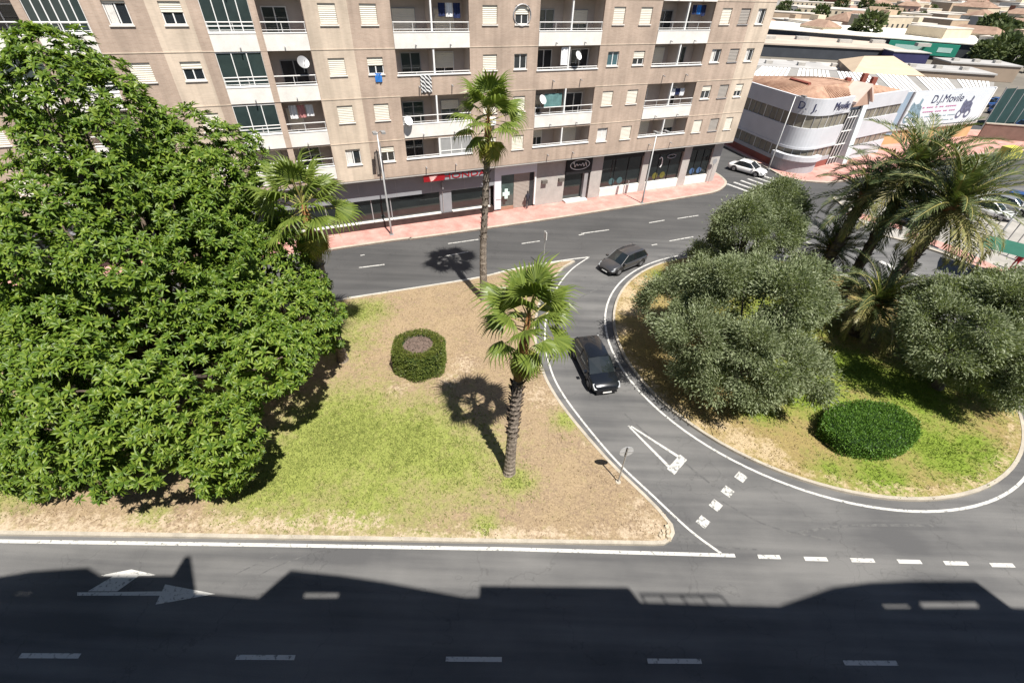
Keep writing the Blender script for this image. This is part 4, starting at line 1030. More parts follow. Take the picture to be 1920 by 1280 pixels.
def frontpt(t): 
    return fr_[0]+(fr_[1]-fr_[0])*(t/.5) if t < .5 else fr_[1]+(fr_[2]-fr_[1])*((t-.5)/.5)
def backpt(t): return bk[0]+(bk[1]-bk[0])*t
N = 24; vs = [(*backpt(k/N), HW-.1) for k in range(N+1)] + [(*frontpt(k/N), HW-.44) for k in range(N+1)]
mb.add(vs, [[N+1+k, N+2+k, k+1, k] for k in range(N)]); rw = mb.build('roof', base_, WH)
for bay in range(6):
    for k in range(8):
        t0 = (bay + .1 + .8*k/8)/6; t1 = (bay + .1 + .8*(k+.7)/8)/6
        a, b, c, d = frontpt(t0), frontpt(t1), backpt(t1), backpt(t0); z0, z1 = HW-.42, HW-.08
        MB().add([(*a, z0), (*b, z0), (*c, z1), (*d, z1), (*a, z0+.05), (*b, z0+.05), (*c, z1+.05), (*d, z1+.05)], [[4,5,6,7],[0,1,5,4],[1,2,6,5],[2,3,7,6],[3,0,4,7]]).build('roof_sheet', M_RIBW, rw)
def on_front(name, s0, s1, z0, z1, d0, d1, m, parent=WH):
    a, b = f0+ft*s0, f0+ft*s1; mb = MB(); mb.prism([tuple(a+fn*d1), tuple(b+fn*d1), tuple(b+fn*d0), tuple(a+fn*d0)], z0, z1); return mb.build(name, m, parent)
on_front('base_wall', 0, FL, 0, 2.05, .02, .08, mat('ochre_base', (.46, .30, .15), .85, .15, .6))
on_front('ledge', 0, FL, 2.06, 2.3, .0, .35, M_CONC)
on_front('parapet', 0, FL, 2.31, HW+.15, 0, .12, M_OFFW)
on_front('blue_panel', 0.1, 2.9, 1.5, HW+.1, .13, .2, mat('blue_grey_panel', (.24, .32, .40), .6, .08, .6))
bb = on_front('billboard', 3.4, FL-.4, 2.5, HW-.1, .13, .3, mat('billboard_white', (.54, .59, .63), .6, .05, .6))
on_front('billboard_frame', FL-.38, FL-.1, 2.4, HW+.1, .13, .34, M_WHITE, bb); on_front('billboard_frame', 3.1, 3.38, 2.4, HW+.1, .13, .34, M_GREYM, bb)
def bbt(body, s, z, size, m, sx=1.0):
    c = f0+ft*s+fn*.32; text('lettering', body, size, m, bb, (c[0], c[1], z), (math.pi/2, 0, math.atan2(ft[1], ft[0])), .012, sx=sx)
M_MAG = mat('magenta_letter', (.40, .10, .25), .5, .1, 1); M_TEALL = mat('teal_letter', (.12, .22, .26), .5, .1, 1)
bbt('D.J.Movile', 11.2, 5.95, 1.5, M_INK, 1.15)
bbt('- --- - -- -----', 10.2, 5.05, 1.3, M_MAG, 1.15); bbt('----- --- -- ---', 10.6, 4.45, 1.3, M_MAG, 1.1); bbt('--- - ---- -- --- -- -----', 10.4, 3.75, 1.0, M_TEALL, 1.1); bbt('-- ----- - --- --- ----- --', 10.4, 3.1, 1.0, M_TEALL, 1.1)
def figure(s, m, hh, name):
    mb = MB(); c = f0+ft*s+fn*.315
    outl = [(-.7,-1.5),(-.2,-1.6),(.0,-.9),(.35,-1.5),(.8,-1.4),(.6,-.2),(.95,.3),(.6,.7),(.55,1.3),(.1,1.6),(-.4,1.25),(-.3,.6),(-.8,.2),(-.9,-.5)]
    outl = [(-1.1,-.5),(-.5,-.9),(.5,-.9),(1.1,-.4),(.9,.3),(.5,.5),(.55,1.1),(.2,1.3),(.1,.7),(-.5,.6),(-1.0,.9),(-1.2,.5)]
    mb.add([(*(c+ft*u*hh), 4.75+w*hh) for u, w in outl], [list(range(len(outl)))])
    for u in (-.85, .85):
        for k in range(14):
            a0, a1 = 2*math.pi*k/14, 2*math.pi*(k+1)/14
            q4 = [(u+rr*math.cos(a), -.95+rr*math.sin(a)) for rr, a in ((.6, a0), (.6, a1), (.32, a1), (.32, a0))]
            mb.add([(*(c+ft*x*hh+fn*.004), 4.75+w*hh) for x, w in q4], [[0, 1, 2, 3]])
    mb.build(name, m, bb)
figure(5.2, mat('machine_print', (.16, .24, .29), .6, .5, 3), 1.15, 'printed_machine'); figure(16.6, mat('machine_print_dark', (.10, .11, .17), .6, .5, 3), 1.1, 'printed_machine')

# tan hip-roofed shed behind
def prism_obj(parent, name, poly, z0, z1, m): return MB().prism(poly, z0, z1).build(name, m, parent)
SH = thing('tan_roof_shed', 'low shed with a wide tan hipped roof behind the ribbed warehouse', 'shed')
q = [G2(1600, 138, 5), G2(1735, 143, 5), G2(1660, 108, 5), G2(1572, 112, 5)]; q = [np.array(p) for p in q]
prism_obj(SH, 'wall', [tuple(p) for p in q], 0, 5, M_OWN)
rA, rB = np.array(G2(1590, 112, 6.2)), np.array(G2(1640, 105, 6.2)); mb = MB()
mb.add([(*p, 5.02) for p in q] + [(*((q[0]+q[3])/2*.75+(q[1]+q[2])/2*.25), 6.8), (*((q[0]+q[3])/2*.25+(q[1]+q[2])/2*.75), 6.8)], [[0,1,5,4],[1,2,5],[2,3,4,5],[3,0,4]])
mb.build('roof', mat('tan_roof', (.50, .39, .28), .85, .1, .5), SH)
# long dark-fronted shopping shed with green sign, pale roofs
LONG = thing('long_shop_shed', 'long dark-fronted shed with pale flat roof and a green sign', 'warehouse')
a, b = np.array(G2(1395, 104)), np.array(G2(1690, 119)); u = (b-a)/np.linalg.norm(b-a); v = np.array([-u[1], u[0]])
Lg = np.linalg.norm(b-a); 
prism_obj(LONG, 'front_wall', [tuple(a-u*25), tuple(b), tuple(b+v*.6), tuple(a-u*25+v*.6)], 0, 3.1, mat('charcoal_wall', (.045, .05, .06), .7, .15, .3))
prism_obj(LONG, 'roof', [tuple(a-u*25-v*.3), tuple(b-v*.3), tuple(b+u*3+v*30), tuple(a-u*25+v*30)], 3.11, 3.5, mat('beige_roof', (.44, .37, .31), .85, .15, .12))
for k in range(5): c_ = a+u*(8+k*12)+v*(12+4*(k % 2)); prism_obj(LONG, 'roof_unit', [tuple(c_), tuple(c_+u*4), tuple(c_+u*4+v*2), tuple(c_+v*2)], 3.52, 4.4, M_CONC)
BIG = thing('white_roof_hall', 'long hall with bright white roof in the middle distance', 'warehouse')
q = [np.array(p) for p in (G2(1400, 50, 5), G2(1842, 84, 5), G2(1824, 62, 5), G2(1405, 37, 5))]
prism_obj(BIG, 'roof', [tuple(p) for p in q], 4.7, 5.0, mat('bright_roof', (.78, .74, .66), .8, .06, .05))
prism_obj(BIG, 'wall', [tuple(p*.985+np.mean(q, axis=0)*.015) for p in q], 0, 4.69, mat('charcoal_wall', (.0, .0, .0)))
d_ = (q[1]-q[0])/np.linalg.norm(q[1]-q[0]); nn = np.array([d_[1], -d_[0]])
s0, s1 = np.array(G2(1700, 95, 3.2)), np.array(G2(1806, 103, 3.0))
mb = MB(); 
sgn = thing('green_shop_sign', 'bright green fascia sign on the long hall in the distance', 'sign')
ga, gb2 = q[0]+(q[1]-q[0])*.655+nn*1.2, q[0]+(q[1]-q[0])*.925+nn*1.2
MB().prism([tuple(ga), tuple(gb2), tuple(gb2-nn*.8), tuple(ga-nn*.8)], 1.2, 4.4).build('panel', mat('sign_green', (.03, .27, .19), .5, .1, .3), sgn)
for f0_, f1_ in ((.1, .5), (.72, .92)):
    m_ = MB(); p0, p1 = ga+(gb2-ga)*f0_+nn*.05, ga+(gb2-ga)*f1_+nn*.05; m_.prism([tuple(p0), tuple(p1), tuple(p1-nn*.02), tuple(p0-nn*.02)], 2.2, 3.5); m_.build('pale_lettering', mat('pale_mint', (.5, .7, .65), .5, .1, .4), sgn)
BL_ = thing('blue_kiosk', 'dark blue box-shaped shop beside the long shed', 'building')
c_ = np.array(G2(1705, 125)); prism_obj(BL_, 'wall', [tuple(c_-u*6), tuple(c_+u*4), tuple(c_+u*4+v*6), tuple(c_-u*6+v*6)], 0, 3.4, mat('navy_wall', (.035, .035, .10), .6, .15, .4)); prism_obj(BL_, 'roof', [tuple(c_-u*6.2-v*.2), tuple(c_+u*4.2-v*.2), tuple(c_+u*4.2+v*6.2), tuple(c_-u*6.2+v*6.2)], 3.41, 3.6, M_CONC)

# ================================================================== FAR TOWN
HC = [('white', (.62, .60, .56)), ('cream', (.56, .48, .36)), ('tan', (.46, .35, .25)), ('pinkish', (.50, .34, .27)), ('grey', (.36, .35, .34)), ('brick-red', (.30, .13, .09))]
M_HW = [mat('town_wall_%s' % c[0], c[1], .9, .12, .3) for c in HC]
M_TR = mat('town_tile', (.25, .155, .115), .9, .2, .4, col2=(.33, .23, .17)); M_FR = mat('town_flat_roof', (.50, .46, .41), .9, .2, .2); M_WIN = mat('far_window', (.05, .055, .06), .3, .3, .5)
random.seed(11)
placed = []
def free(c, r, pad=2.0):
    return all((c[0]-p[0])**2+(c[1]-p[1])**2 > (r+p[2]+pad)**2 for p in placed)
SIDE = ['']
hn = 0
def house(c, az, w, d, h_, ci, roof, small):
    global hn
    lab = 'small %s %s house in the distant town' % (HC[ci][0], 'tiled' if roof == 't' else 'flat-roofed')
    t = thing('town_house', lab, 'house', (c[0], c[1], 0), az, 'houses of the distant town')
    MB().box(-w/2, w/2, -d/2, d/2, 0, h_).build('wall', M_HW[ci], t)
    if roof == 't':
        MB().add([(-w/2-.3,-d/2-.3,h_+.01), (w/2+.3,-d/2-.3,h_+.01), (w/2+.3,d/2+.3,h_+.01), (-w/2-.3,d/2+.3,h_+.01), (-w/2+d*.3,0,h_+d*.22), (w/2-d*.3,0,h_+d*.22)], [[0,1,5,4],[1,2,5],[2,3,4,5],[3,0,4],[3,2,1,0]]).build('roof', M_TR, t)
    else:
        MB().box(-w/2-.1, w/2+.1, -d/2-.1, d/2+.1, h_+.01, h_+.35).build('roof', M_FR, t)
        if random.random() < .5: MB().box(w*.05, w*.3, -d*.1, d*.2, h_+.36, h_+2.3).build('stair_head', M_HW[(ci+1) % 3], t)
    if not small:
        nf = max(1, int(h_/3)); nw = max(2, int(w/3.2))
        for f in range(nf):
            for k in range(nw):
                x = -w/2 + w*(k+.5)/nw; z = 1+3*f
                MB().box(x-.55, x+.55, -d/2-.06, -d/2-.005, z, z+1.3).build('window', M_WIN, t)
# low sheds that fill the ground between the ribbed warehouse and the long shed
M_GR2 = mat('grey_sheet_roof', (.36, .35, .34), .8, .2, .15)
for k, (px, py, w, d, hh, lab) in enumerate([(1450, 121, 22, 11, 4.2, 'low grey-roofed shed directly behind the white office building'), (1525, 124, 16, 10, 3.6, 'small beige-roofed shed between the office and the tan hipped roof'), (1760, 130, 18, 10, 3.8, 'low grey-roofed shed behind the billboard warehouse'), (1830, 118, 16, 9, 3.4, 'low grey-roofed shed beside the court fence')]):
    c = np.array(G2(px, py, hh)); t = thing('flat_shed', lab, 'shed', (c[0], c[1], 0), R2(-10)); placed.append((c[0], c[1], w*.6))
    MB().box(-w/2, w/2, -d/2, d/2, 0, hh).build('wall', M_OWN, t); MB().box(-w/2-.2, w/2+.2, -d/2-.2, d/2+.2, hh+.01, hh+.3).build('roof', M_GR2 if k != 1 else M_FR, t)
    for j in range(3): MB().box(-w*.4+j*w*.3, -w*.4+j*w*.3+1.4, -d*.2, -d*.2+1.2, hh+.31, hh+.9).build('roof_unit', M_CONC, t)
# fixed larger blocks seen under the skyline
fixedb = [(1475, 34, 5, 2, 26, 12, 'f'), (1610, 32, 6, 1, 70, 12, 'f'), (1545, 6, 8, 0, 40, 14, 'f'), (1700, 22, 7, 3, 14, 12, 't'), (1770, 12, 8, 2, 26, 12, 'f'), (1800, 34, 5, 1, 40, 16, 'f'), (1850, 4, 9, 3, 16, 12, 't'), (1895, 60, 5, 5, 22, 14, 't'), (1890, 30, 5, 0, 30, 14, 'f'), (1560, 24, 5, 4, 60, 22, 'f'), (1500, 12, 6, 1, 50, 18, 'f'), (1640, 12, 6, 4, 60, 20, 'f')]
for (px, py, h_, ci, w, d, roof) in fixedb:
    c = np.array(G2(px, py, h_*.5)); az = math.atan2(*c[::-1])-math.pi/2 + random.uniform(-.15, .15); placed.append((c[0], c[1], w*.5)); house(c, az, w, d, h_, ci, roof, False)
tries = 0
while hn < 170 and tries < 6000:
    tries += 1
    az = R2(random.uniform(18, 47)); dist = random.uniform(0, 1)**.75*800+235
    c = np.array((math.sin(az)*dist, math.cos(az)*dist)); w = random.uniform(9, 20)*(1+dist/1400); d = random.uniform(8, 13)*(1+dist/1400)
    if not free(c, w*.6): continue
    placed.append((c[0], c[1], w*.6)); ci = random.choices(range(6), [5, 4, 4, 3, 2, 1])[0]
    house(c, R2(random.choice([22, 24, -66, 112]))+random.uniform(-.12, .12), w, d, random.uniform(3.5, 8)*(1+.25*(dist > 500)), ci, random.choice('tfff'), dist > 380); hn += 1
# ================================================================== VEGETATION
random.seed(7); rng = np.random.default_rng(7)
M_BARK = mat('bark', (.11, .085, .065), .95, .3, 3, .5, 18, fine=.2)
M_BARKO = mat('olive_bark', (.16, .14, .12), .95, .3, 3, .5, 18, fine=.2)
M_RUB = leaf_mat('broad_leaf', [(.045, .09, .012), (.09, .155, .018), (.13, .20, .024), (.19, .255, .036), (.06, .115, .014), (.11, .175, .02)], .42, .28, .3)
M_OLV = leaf_mat('olive_leaf', [(.125, .158, .078), (.19, .225, .12), (.25, .28, .165), (.15, .185, .09)], .5, .28, .35)
M_HDG = leaf_mat('hedge_leaf', [(.055, .125, .018), (.09, .185, .026), (.14, .25, .04)], .5, .2, .3)
M_HDG2 = leaf_mat('hedge_leaf_light', [(.07, .09, .02), (.11, .14, .025), (.19, .20, .045)], .5, .25, .3)
M_FAN = leaf_mat('fan_leaf', [(.09, .135, .024), (.14, .19, .034), (.19, .24, .05)], .4, .32, .4)
M_FANY = leaf_mat('fan_leaf_yellow', [(.20, .23, .035), (.27, .28, .05), (.32, .28, .07)], .45, .3, .3)
M_FAND = leaf_mat('fan_leaf_dead', [(.16, .10, .06), (.24, .16, .09)], .7, .15, .2)
M_DATE = leaf_mat('date_leaf', [(.065, .095, .038), (.105, .135, .052), (.16, .18, .075)], .4, .22, .4)
M_DATEY = leaf_mat('date_leaf_pale', [(.16, .17, .065), (.24, .23, .09), (.30, .26, .12)], .5, .25, .3)
M_STALK = mat('palm_stalk', (.24, .22, .07), .6, .2, 3); M_STALKO = mat('orange_stalk', (.34, .17, .07), .7, .25, 3)

def unit(v): return v/np.linalg.norm(v, axis=-1, keepdims=True)
def leaf_cloud(C, Nrm, ln, wd, droop=0.0, kite=True):
    """one kite-shaped leaf per row: base C, direction Nrm"""
    n = len(C); d = unit(Nrm); a = unit(np.cross(d, unit(rng.normal(size=(n, 3))))); 
    L_ = ln*rng.uniform(.7, 1.25, (n, 1)); W = wd*rng.uniform(.75, 1.2, (n, 1))
    p0 = C; m = C + d*L_*.5; p2 = C + d*L_; p2[:, 2] -= droop*L_[:, 0]
    V = np.stack([p0, m + a*W/2, p2, m - a*W/2], 1).reshape(-1, 3)
    return V, np.arange(len(V)).reshape(-1, 4)

# ---------------------------------------------------------------- rosette of big glossy leaves (broadleaf trees)
def rosette_geo(nl, ln, wd, seed):
    r = np.random.default_rng(seed); V, F = [], []
    for k in range(nl):
        az = 2*math.pi*(k*.382 + r.uniform(-.03, .03)); el = R2(r.uniform(-8, 20) + 45*(k/nl)); L_ = ln*r.uniform(.8, 1.15)*(1-.25*k/nl); W = wd*r.uniform(.85, 1.15)
        ca, sa = math.cos(az), math.sin(az)
        rows = [(0.04, .25), (.52, 1.0), (1.0, .08)]; o = len(V)
        for t, w in rows:
            rr = L_*t*math.cos(el); zz = L_*t*math.sin(el) - .26*L_*t*t
            for sgn in (-1, 0, 1):
                x, y = rr, sgn*W/2*w; V.append((x*ca-y*sa, x*sa+y*ca, zz + abs(sgn)*.03*w))
        for i in range(2):
            for s in range(2): F.append([o+i*3+s, o+(i+1)*3+s, o+(i+1)*3+s+1, o+i*3+s+1])
    return np.array(V), np.array(F)
ROS = [rosette_geo(n, l, w, i) for i, (n, l, w) in enumerate([(13, .30, .085), (11, .33, .09), (14, .28, .08), (12, .31, .085)])]
ROSM = [np_mesh('leaf_cluster', V, F, M_RUB, True) for V, F in ROS]
def frame_from(z, spin):
    z = z/np.linalg.norm(z); a = np.array([1., 0, 0]) if abs(z[0]) < .8 else np.array([0, 1., 0])
    x = a - z*a.dot(z); x /= np.linalg.norm(x); y = np.cross(z, x)
    c, s = math.cos(spin), math.sin(spin); return np.column_stack([x*c+y*s, -x*s+y*c, z])
CAMP = np.array([0, 0, CAM_H])
def broadleaf(label, base, lean, ells, nlobe, npts, seed, clip=None):
    r = np.random.default_rng(seed)
    t = thing('broadleaf_tree', label, 'tree', (base[0], base[1], 0.1), 0)
    b3 = np.array([base[0], base[1], .1])
    # uneven lobes spread over the envelope
    lobes = []
    for (c, rad), nl in zip(ells, nlobe):
        c, rad = np.array(c), np.array(rad)
        for k in range(nl):
            v = unit(r.normal(size=3)); v[2] = abs(v[2])*.9 - .12 if r.random() < .6 else v[2]; v = unit(v)
            lr = r.uniform(.7, 1.55); lobes.append((c + v*(rad-lr*.75), lr))
        lobes.append((c, rad.min()*.72))
    LC = np.array([l[0] for l in lobes]); LR = np.array([l[1] for l in lobes])
    # limbs
    mb = MB(); top = np.mean([e[0] for e in ells], axis=0)
    mb.tube([(0, 0, -.2), tuple((np.array([0, 0, 2.0])+(top-b3)*.05)), tuple((top-b3)*np.array([.4, .4, .5]))], [.42, .33, .22], 9); mb.build('trunk', M_BARK, t, True)
    for k in range(0, len(lobes), 2):
        e = LC[k]-b3
        if e[2] < 1.5: continue
        s = (top-b3)*np.array([.25, .25, .32]); m_ = s*.45+e*.55+np.array([0, 0, -.5])
        MB().tube([tuple(s), tuple(m_), tuple(e)], [.15, .09, .03], 6).build('branch', M_BARK, t, True)
    # leaf clusters on the lobes' skins
    pos, axs = [], []
    for (c, lr) in lobes:
        n = int(npts*lr*lr/ (LR**2).sum()*1.0)
        v = unit(r.normal(size=(n, 3))); p = c + v*(lr*r.uniform(.78, 1.08, (n, 1)))
        pos.append(p); axs.append(v)
    pos = np.concatenate(pos); axs = np.concatenate(axs)
    dist = np.linalg.norm(pos[:, None, :]-LC[None], axis=2)/LR[None]
    keep = (dist < .72).sum(1) == 0
    keep &= pos[:, 2] > .55
    pos, axs = pos[keep], axs[keep]
    axs = unit(axs*.55 + np.array([.12, -.2, .62]) + r.normal(0, .22, axs.shape))
    # the clusters that show largest stay single pieces
    d = np.linalg.norm(pos-CAMP, axis=1); facing = ((CAMP-pos)/d[:, None]*unit(axs)).sum(1)
    cen = np.mean([e[0] for e in ells], axis=0)
    outer = ((pos-cen)*(CAMP-cen)/np.linalg.norm(CAMP-cen)).sum(1)
    px = (ROT.T @ (pos-CAMP).T); ux = CXP+FPX*px[0]/-px[2]; uy = CYP-FPX*px[1]/-px[2]
    vis = (ux > 0) & (ux < 1920) & (uy > 0) & (uy < 1280)
    score = np.where(vis, facing*1.0 + outer*.3 - d*.05, -99)
    order = np.argsort(-score); single = order[:300]; rest = order[300:]
    for i in single:
        o = obj('leaf_cluster', ROSM[int(r.integers(4))], t)
        M = Matrix(frame_from(axs[i], r.uniform(0, 6.28)).tolist()).to_4x4(); M.translation = Vector(pos[i]-b3); s_ = r.uniform(.85, 1.2)
        o.matrix_local = M @ Matrix.Scale(s_, 4)
    Vs, Fs, off = [], [], 0
    for i in rest:
        V, F = ROS[int(r.integers(4))]
        Vs.append((V*r.uniform(.85, 1.2)) @ frame_from(axs[i], r.uniform(0, 6.28)).T + (pos[i]-b3)); Fs.append(F+off); off += len(V)
    o = obj('crown', np_mesh('crown', np.concatenate(Vs), np.concatenate(Fs), M_RUB, True), t); o['kind'] = 'stuff'
    return t
broadleaf('huge glossy broadleaf tree filling the left of the near island', (-16, 16.2), 0,
  [((-14.3, 13.8, 4.3), (5.6, 5.1, 4.5)), ((-19.6, 13.6, 4.6), (5, 4.7, 4.7)), ((-16.5, 17.3, 8.3), (4.9, 4.4, 4.5)), ((-16.8, 18.8, 13.1), (2.3, 2.4, 3.3))], [50, 36, 48, 26], 18500, 3)
broadleaf('second broadleaf tree standing behind the huge one, next to a fan palm', (-13.6, 20.6), 0,
  [((-14.3, 20.8, 9.6), (3.0, 2.6, 3.6)), ((-11.4, 18.6, 4.4), (2.4, 2.9, 3.2)), ((-13.2, 19.8, 7), (3, 2.5, 3))], [22, 18, 16], 6200, 5)

# ---------------------------------------------------------------- fan palms
def fan_geo(petiole, blade, nseg, spread, droop, seed):
    r = np.random.default_rng(seed); V, F, MI = [], [], []
    for k in range(3):                                            # stalk
        x = petiole*k/2; w = .035-.008*k
        V += [(x, -w, -.02*k*k*0), (x, w, 0), (x, 0, .03)]
    for k in range(2):
        for s in range(3): F.append([k*3+s, k*3+(s+1) % 3, (k+1)*3+(s+1) % 3, (k+1)*3+s]); MI.append(1)
    a0 = -spread/2; da = spread/nseg; c = np.array([petiole, 0, 0.01])
    for k in range(nseg):
        a = a0+da*(k+.5); L_ = blade*(1-.28*abs(a)/(spread/2))*r.uniform(.9, 1.08); o = len(V)
        def pt(rad, an, up=0.0):
            dz = -droop*rad*rad/blade - .10*abs(an)*rad
            return tuple(c + np.array([math.cos(an)*rad, math.sin(an)*rad, dz+up]))
        hw = da*.56
        tipd = list(pt(L_, a+r.uniform(-.06, .06))); tipd[2] -= .22*blade*r.uniform(.6, 1.6)
        V += [tuple(c), pt(L_*.55, a-hw, 0), pt(L_*.55, a, .035), pt(L_*.55, a+hw, 0), pt(L_*.8, a-hw*.33, -.02), pt(L_*.8, a+hw*.33, -.02), tuple(tipd)]
        F += [[o, o+1, o+2], [o, o+2, o+3], [o+1, o+4, o+2], [o+2, o+5, o+3], [o+2, o+4, o+5], [o+4, o+6, o+5]]; MI += [0]*6
    return V, F, MI
def geo_mesh(name, g, mats):
    me = bpy.data.meshes.new(name); me.from_pydata(g[0], [], g[1])
    for m in mats: me.materials.append(m)
    me.polygons.foreach_set('material_index', g[2]); me.update(); return me
FANG = [geo_mesh('frond', fan_geo(.95, 1.0, 20, R2(215), .22, i), [M_FAN, M_STALK]) for i in range(3)]
FANY = [geo_mesh('frond', fan_geo(.85, .95, 20, R2(170), .45, 10+i), [M_FANY, M_STALK]) for i in range(2)]
FAND = [geo_mesh('frond', fan_geo(.6, .75, 14, R2(130), .5, 20), [M_FAND, M_STALKO])]
def palm_trunk(t, path, r0, r1, m, scars=True, bulge=1.0):
    pts = catmull(path, 8); n = len(pts); rad = [(r0+(r1-r0)*k/(n-1))*(1+(.35*(1-k/(n-1))**8)) for k in range(n)]
    mb = MB(); rr = []
    pp = []
    for k in range(n-1):
        a, b = np.array(pts[k]), np.array(pts[k+1])
        for j in range(3): pp.append(tuple(a+(b-a)*j/3)); rr.append(rad[k]*(1.06 if j == 0 else .96 if j == 1 else 1.0))
    pp.append(pts[-1]); rr.append(rad[-1]); mb.tube(pp, rr, 12); mb.build('trunk', m, t, False)
def fan_palm(label, base, path, crown, nf, sc, seed, yellow, trunk_r=(.26, .2), skirt=True, dark=True):
    r = random.Random(seed)
    t = thing('fan_palm', label, 'palm', (base[0], base[1], .1))
    palm_trunk(t, path, trunk_r[0], trunk_r[1], mat('palm_bark', (.15, .12, .10), .95, .35, 5, .8, 10, col2=(.27, .23, .19), fine=.3), )
    tp = np.array(path[-1])
    # ring of old leaf bases (boots)
    bo = MB(); nb = 110
    for k in range(nb):
        f = k/nb; a = k*2.4; z = f; zz = tp*(.55+.45*f) if skirt else tp*(.8+.2*f)
        # point along the path
        q = catmull(path, 8); qi = q[min(len(q)-1, int((.45+.55*f)*(len(q)-1)))]
        d = np.array([math.cos(a), math.sin(a), 0]); c = np.array(qi); rr = trunk_r[1]*1.05
        w = np.array([-d[1], d[0], 0])*.07
        p0 = c+d*rr*.9; p1 = c+d*(rr+.10+.05*r.random())+np.array([0, 0, .16])
        bo.add([tuple(p0-w), tuple(p0+w), tuple(p1+w*.5), tuple(p1-w*.5), tuple(p0-np.array([0, 0, .1]))], [[0,1,2,3],[0,4,1]])
    lb_ = bo.build('leaf_bases', mat('leaf_base', (.10, .075, .06), .9, .3, 6), t)
    lb_['kind'] = 'stuff'; cr = np.array(crown)
    # sheath of orange stalks between trunk and crown
    st = MB()
    for k in range(16):
        a = k*2.4; d = np.array([math.cos(a), math.sin(a), 0]); st.tube([tuple(tp+d*trunk_r[1]*.7), tuple(tp*.45+cr*.55+d*.16), tuple(cr+d*.05)], [.05, .04, .02], 5)
    st.build('stalk_sheath', M_STALKO, t)
    for k in range(nf):
        f = k/(nf-1); az = k*2.39996+r.uniform(-.25, .25)
        el = 82-135*f+r.uniform(-14, 14); s_ = sc*r.uniform(.78, 1.15)
        me = r.choice(FANG)
        if f > .72 and r.random() < yellow: me = r.choice(FANY); el = r.uniform(-78, -58)
        if f > .9 and r.random() < .4: me = FAND[0]; el = -80; s_ *= .8
        o = obj('frond', me, t); o.location = tuple(cr*(1-f*.45)+tp*(f*.45)+np.array([0, 0, .1]))
        o.rotation_euler = (R2(r.uniform(-25, 25)), -R2(el), az); o.scale = (s_,)*3
    return t
fan_palm('fan palm in the middle of the near island beside the yield sign', (.1, 12.85), [(0, 0, 0), (.05, .05, 2), (.12, .1, 4.2), (.2, .15, 6.0)], (.47, .4, 9.0), 33, 1.12, 1, 1.0, (.24, .2))
fan_palm('tall slender fan palm at the far edge of the near island', (-2.1, 27.3), [(0, 0, 0), (-.05, 0, 3.5), (.1, .05, 7), (.28, .1, 10.6)], (.3, .15, 12.2), 27, 1.25, 2, .7, (.25, .17))
fan_palm('fan palm half hidden behind the broadleaf trees', (-10.0, 20.2), [(0, 0, 0), (.0, .0, 3.2), (.1, .05, 8.0)], (.1, .0, 9.8), 30, 1.3, 3, .95, (.27, .22))

# ---------------------------------------------------------------- date palms
def feather_geo(L_, bend, nl, ll, seed):
    r = np.random.default_rng(seed); V, F, MI = [], [], []; pts = []; el = 0.0; x = z = 0.0; n = 12
    for k in range(n+1):
        pts.append((x, z, el)); el -= bend/n*(.4+1.2*k/n); x += L_/n*math.cos(el); z += L_/n*math.sin(el)
    for k, (x, z, e) in enumerate(pts):
        w = .045*(1-k/n)+.008; V += [(x, -w, z), (x, w, z), (x, 0, z+w)]
    for k in range(n):
        for s in range(3): F.append([k*3+s, k*3+(s+1) % 3, (k+1)*3+(s+1) % 3, (k+1)*3+s]); MI.append(1)
    for k in range(nl):
        t = .1+.9*(k+.5)/nl; i = min(n-1, int(t*n)); f = t*n-i; a, b = pts[i], pts[i+1]
        x, z, e = [a[j]+(b[j]-a[j])*f for j in range(3)]
        ln = ll*math.sin(math.pi*min(1, t*.85+.12))**.6*r.uniform(.85, 1.1)
        for sgn in (-1, 1):
            an = R2(52-22*t+r.uniform(-8, 8)); up = .35+r.uniform(-.12, .15); o = len(V)
            fx, fz_ = math.cos(e), math.sin(e)
            d = np.array([fx*math.cos(an), sgn*math.sin(an), fz_*math.cos(an)]) + np.array([-fz_, 0, fx])*up*math.sin(an)
            p0 = np.array([x, 0, z+.01]); w = np.array([fx, 0, fz_])*.034
            tip_ = p0+d*ln-np.array([0, 0, .15*ln]); m_ = p0+d*ln*.45
            V += [tuple(p0), tuple(m_+w), tuple(tip_), tuple(m_-w)]; F.append([o, o+1, o+2, o+3]); MI.append(0)
    return V, F, MI
DATE = [geo_mesh('frond', feather_geo(3.0, R2(75), 46, .52, i), [M_DATE, M_STALK]) for i in range(3)]
DATEY = [geo_mesh('frond', feather_geo(2.8, R2(95), 44, .5, 7+i), [M_DATEY, M_STALK]) for i in range(2)]
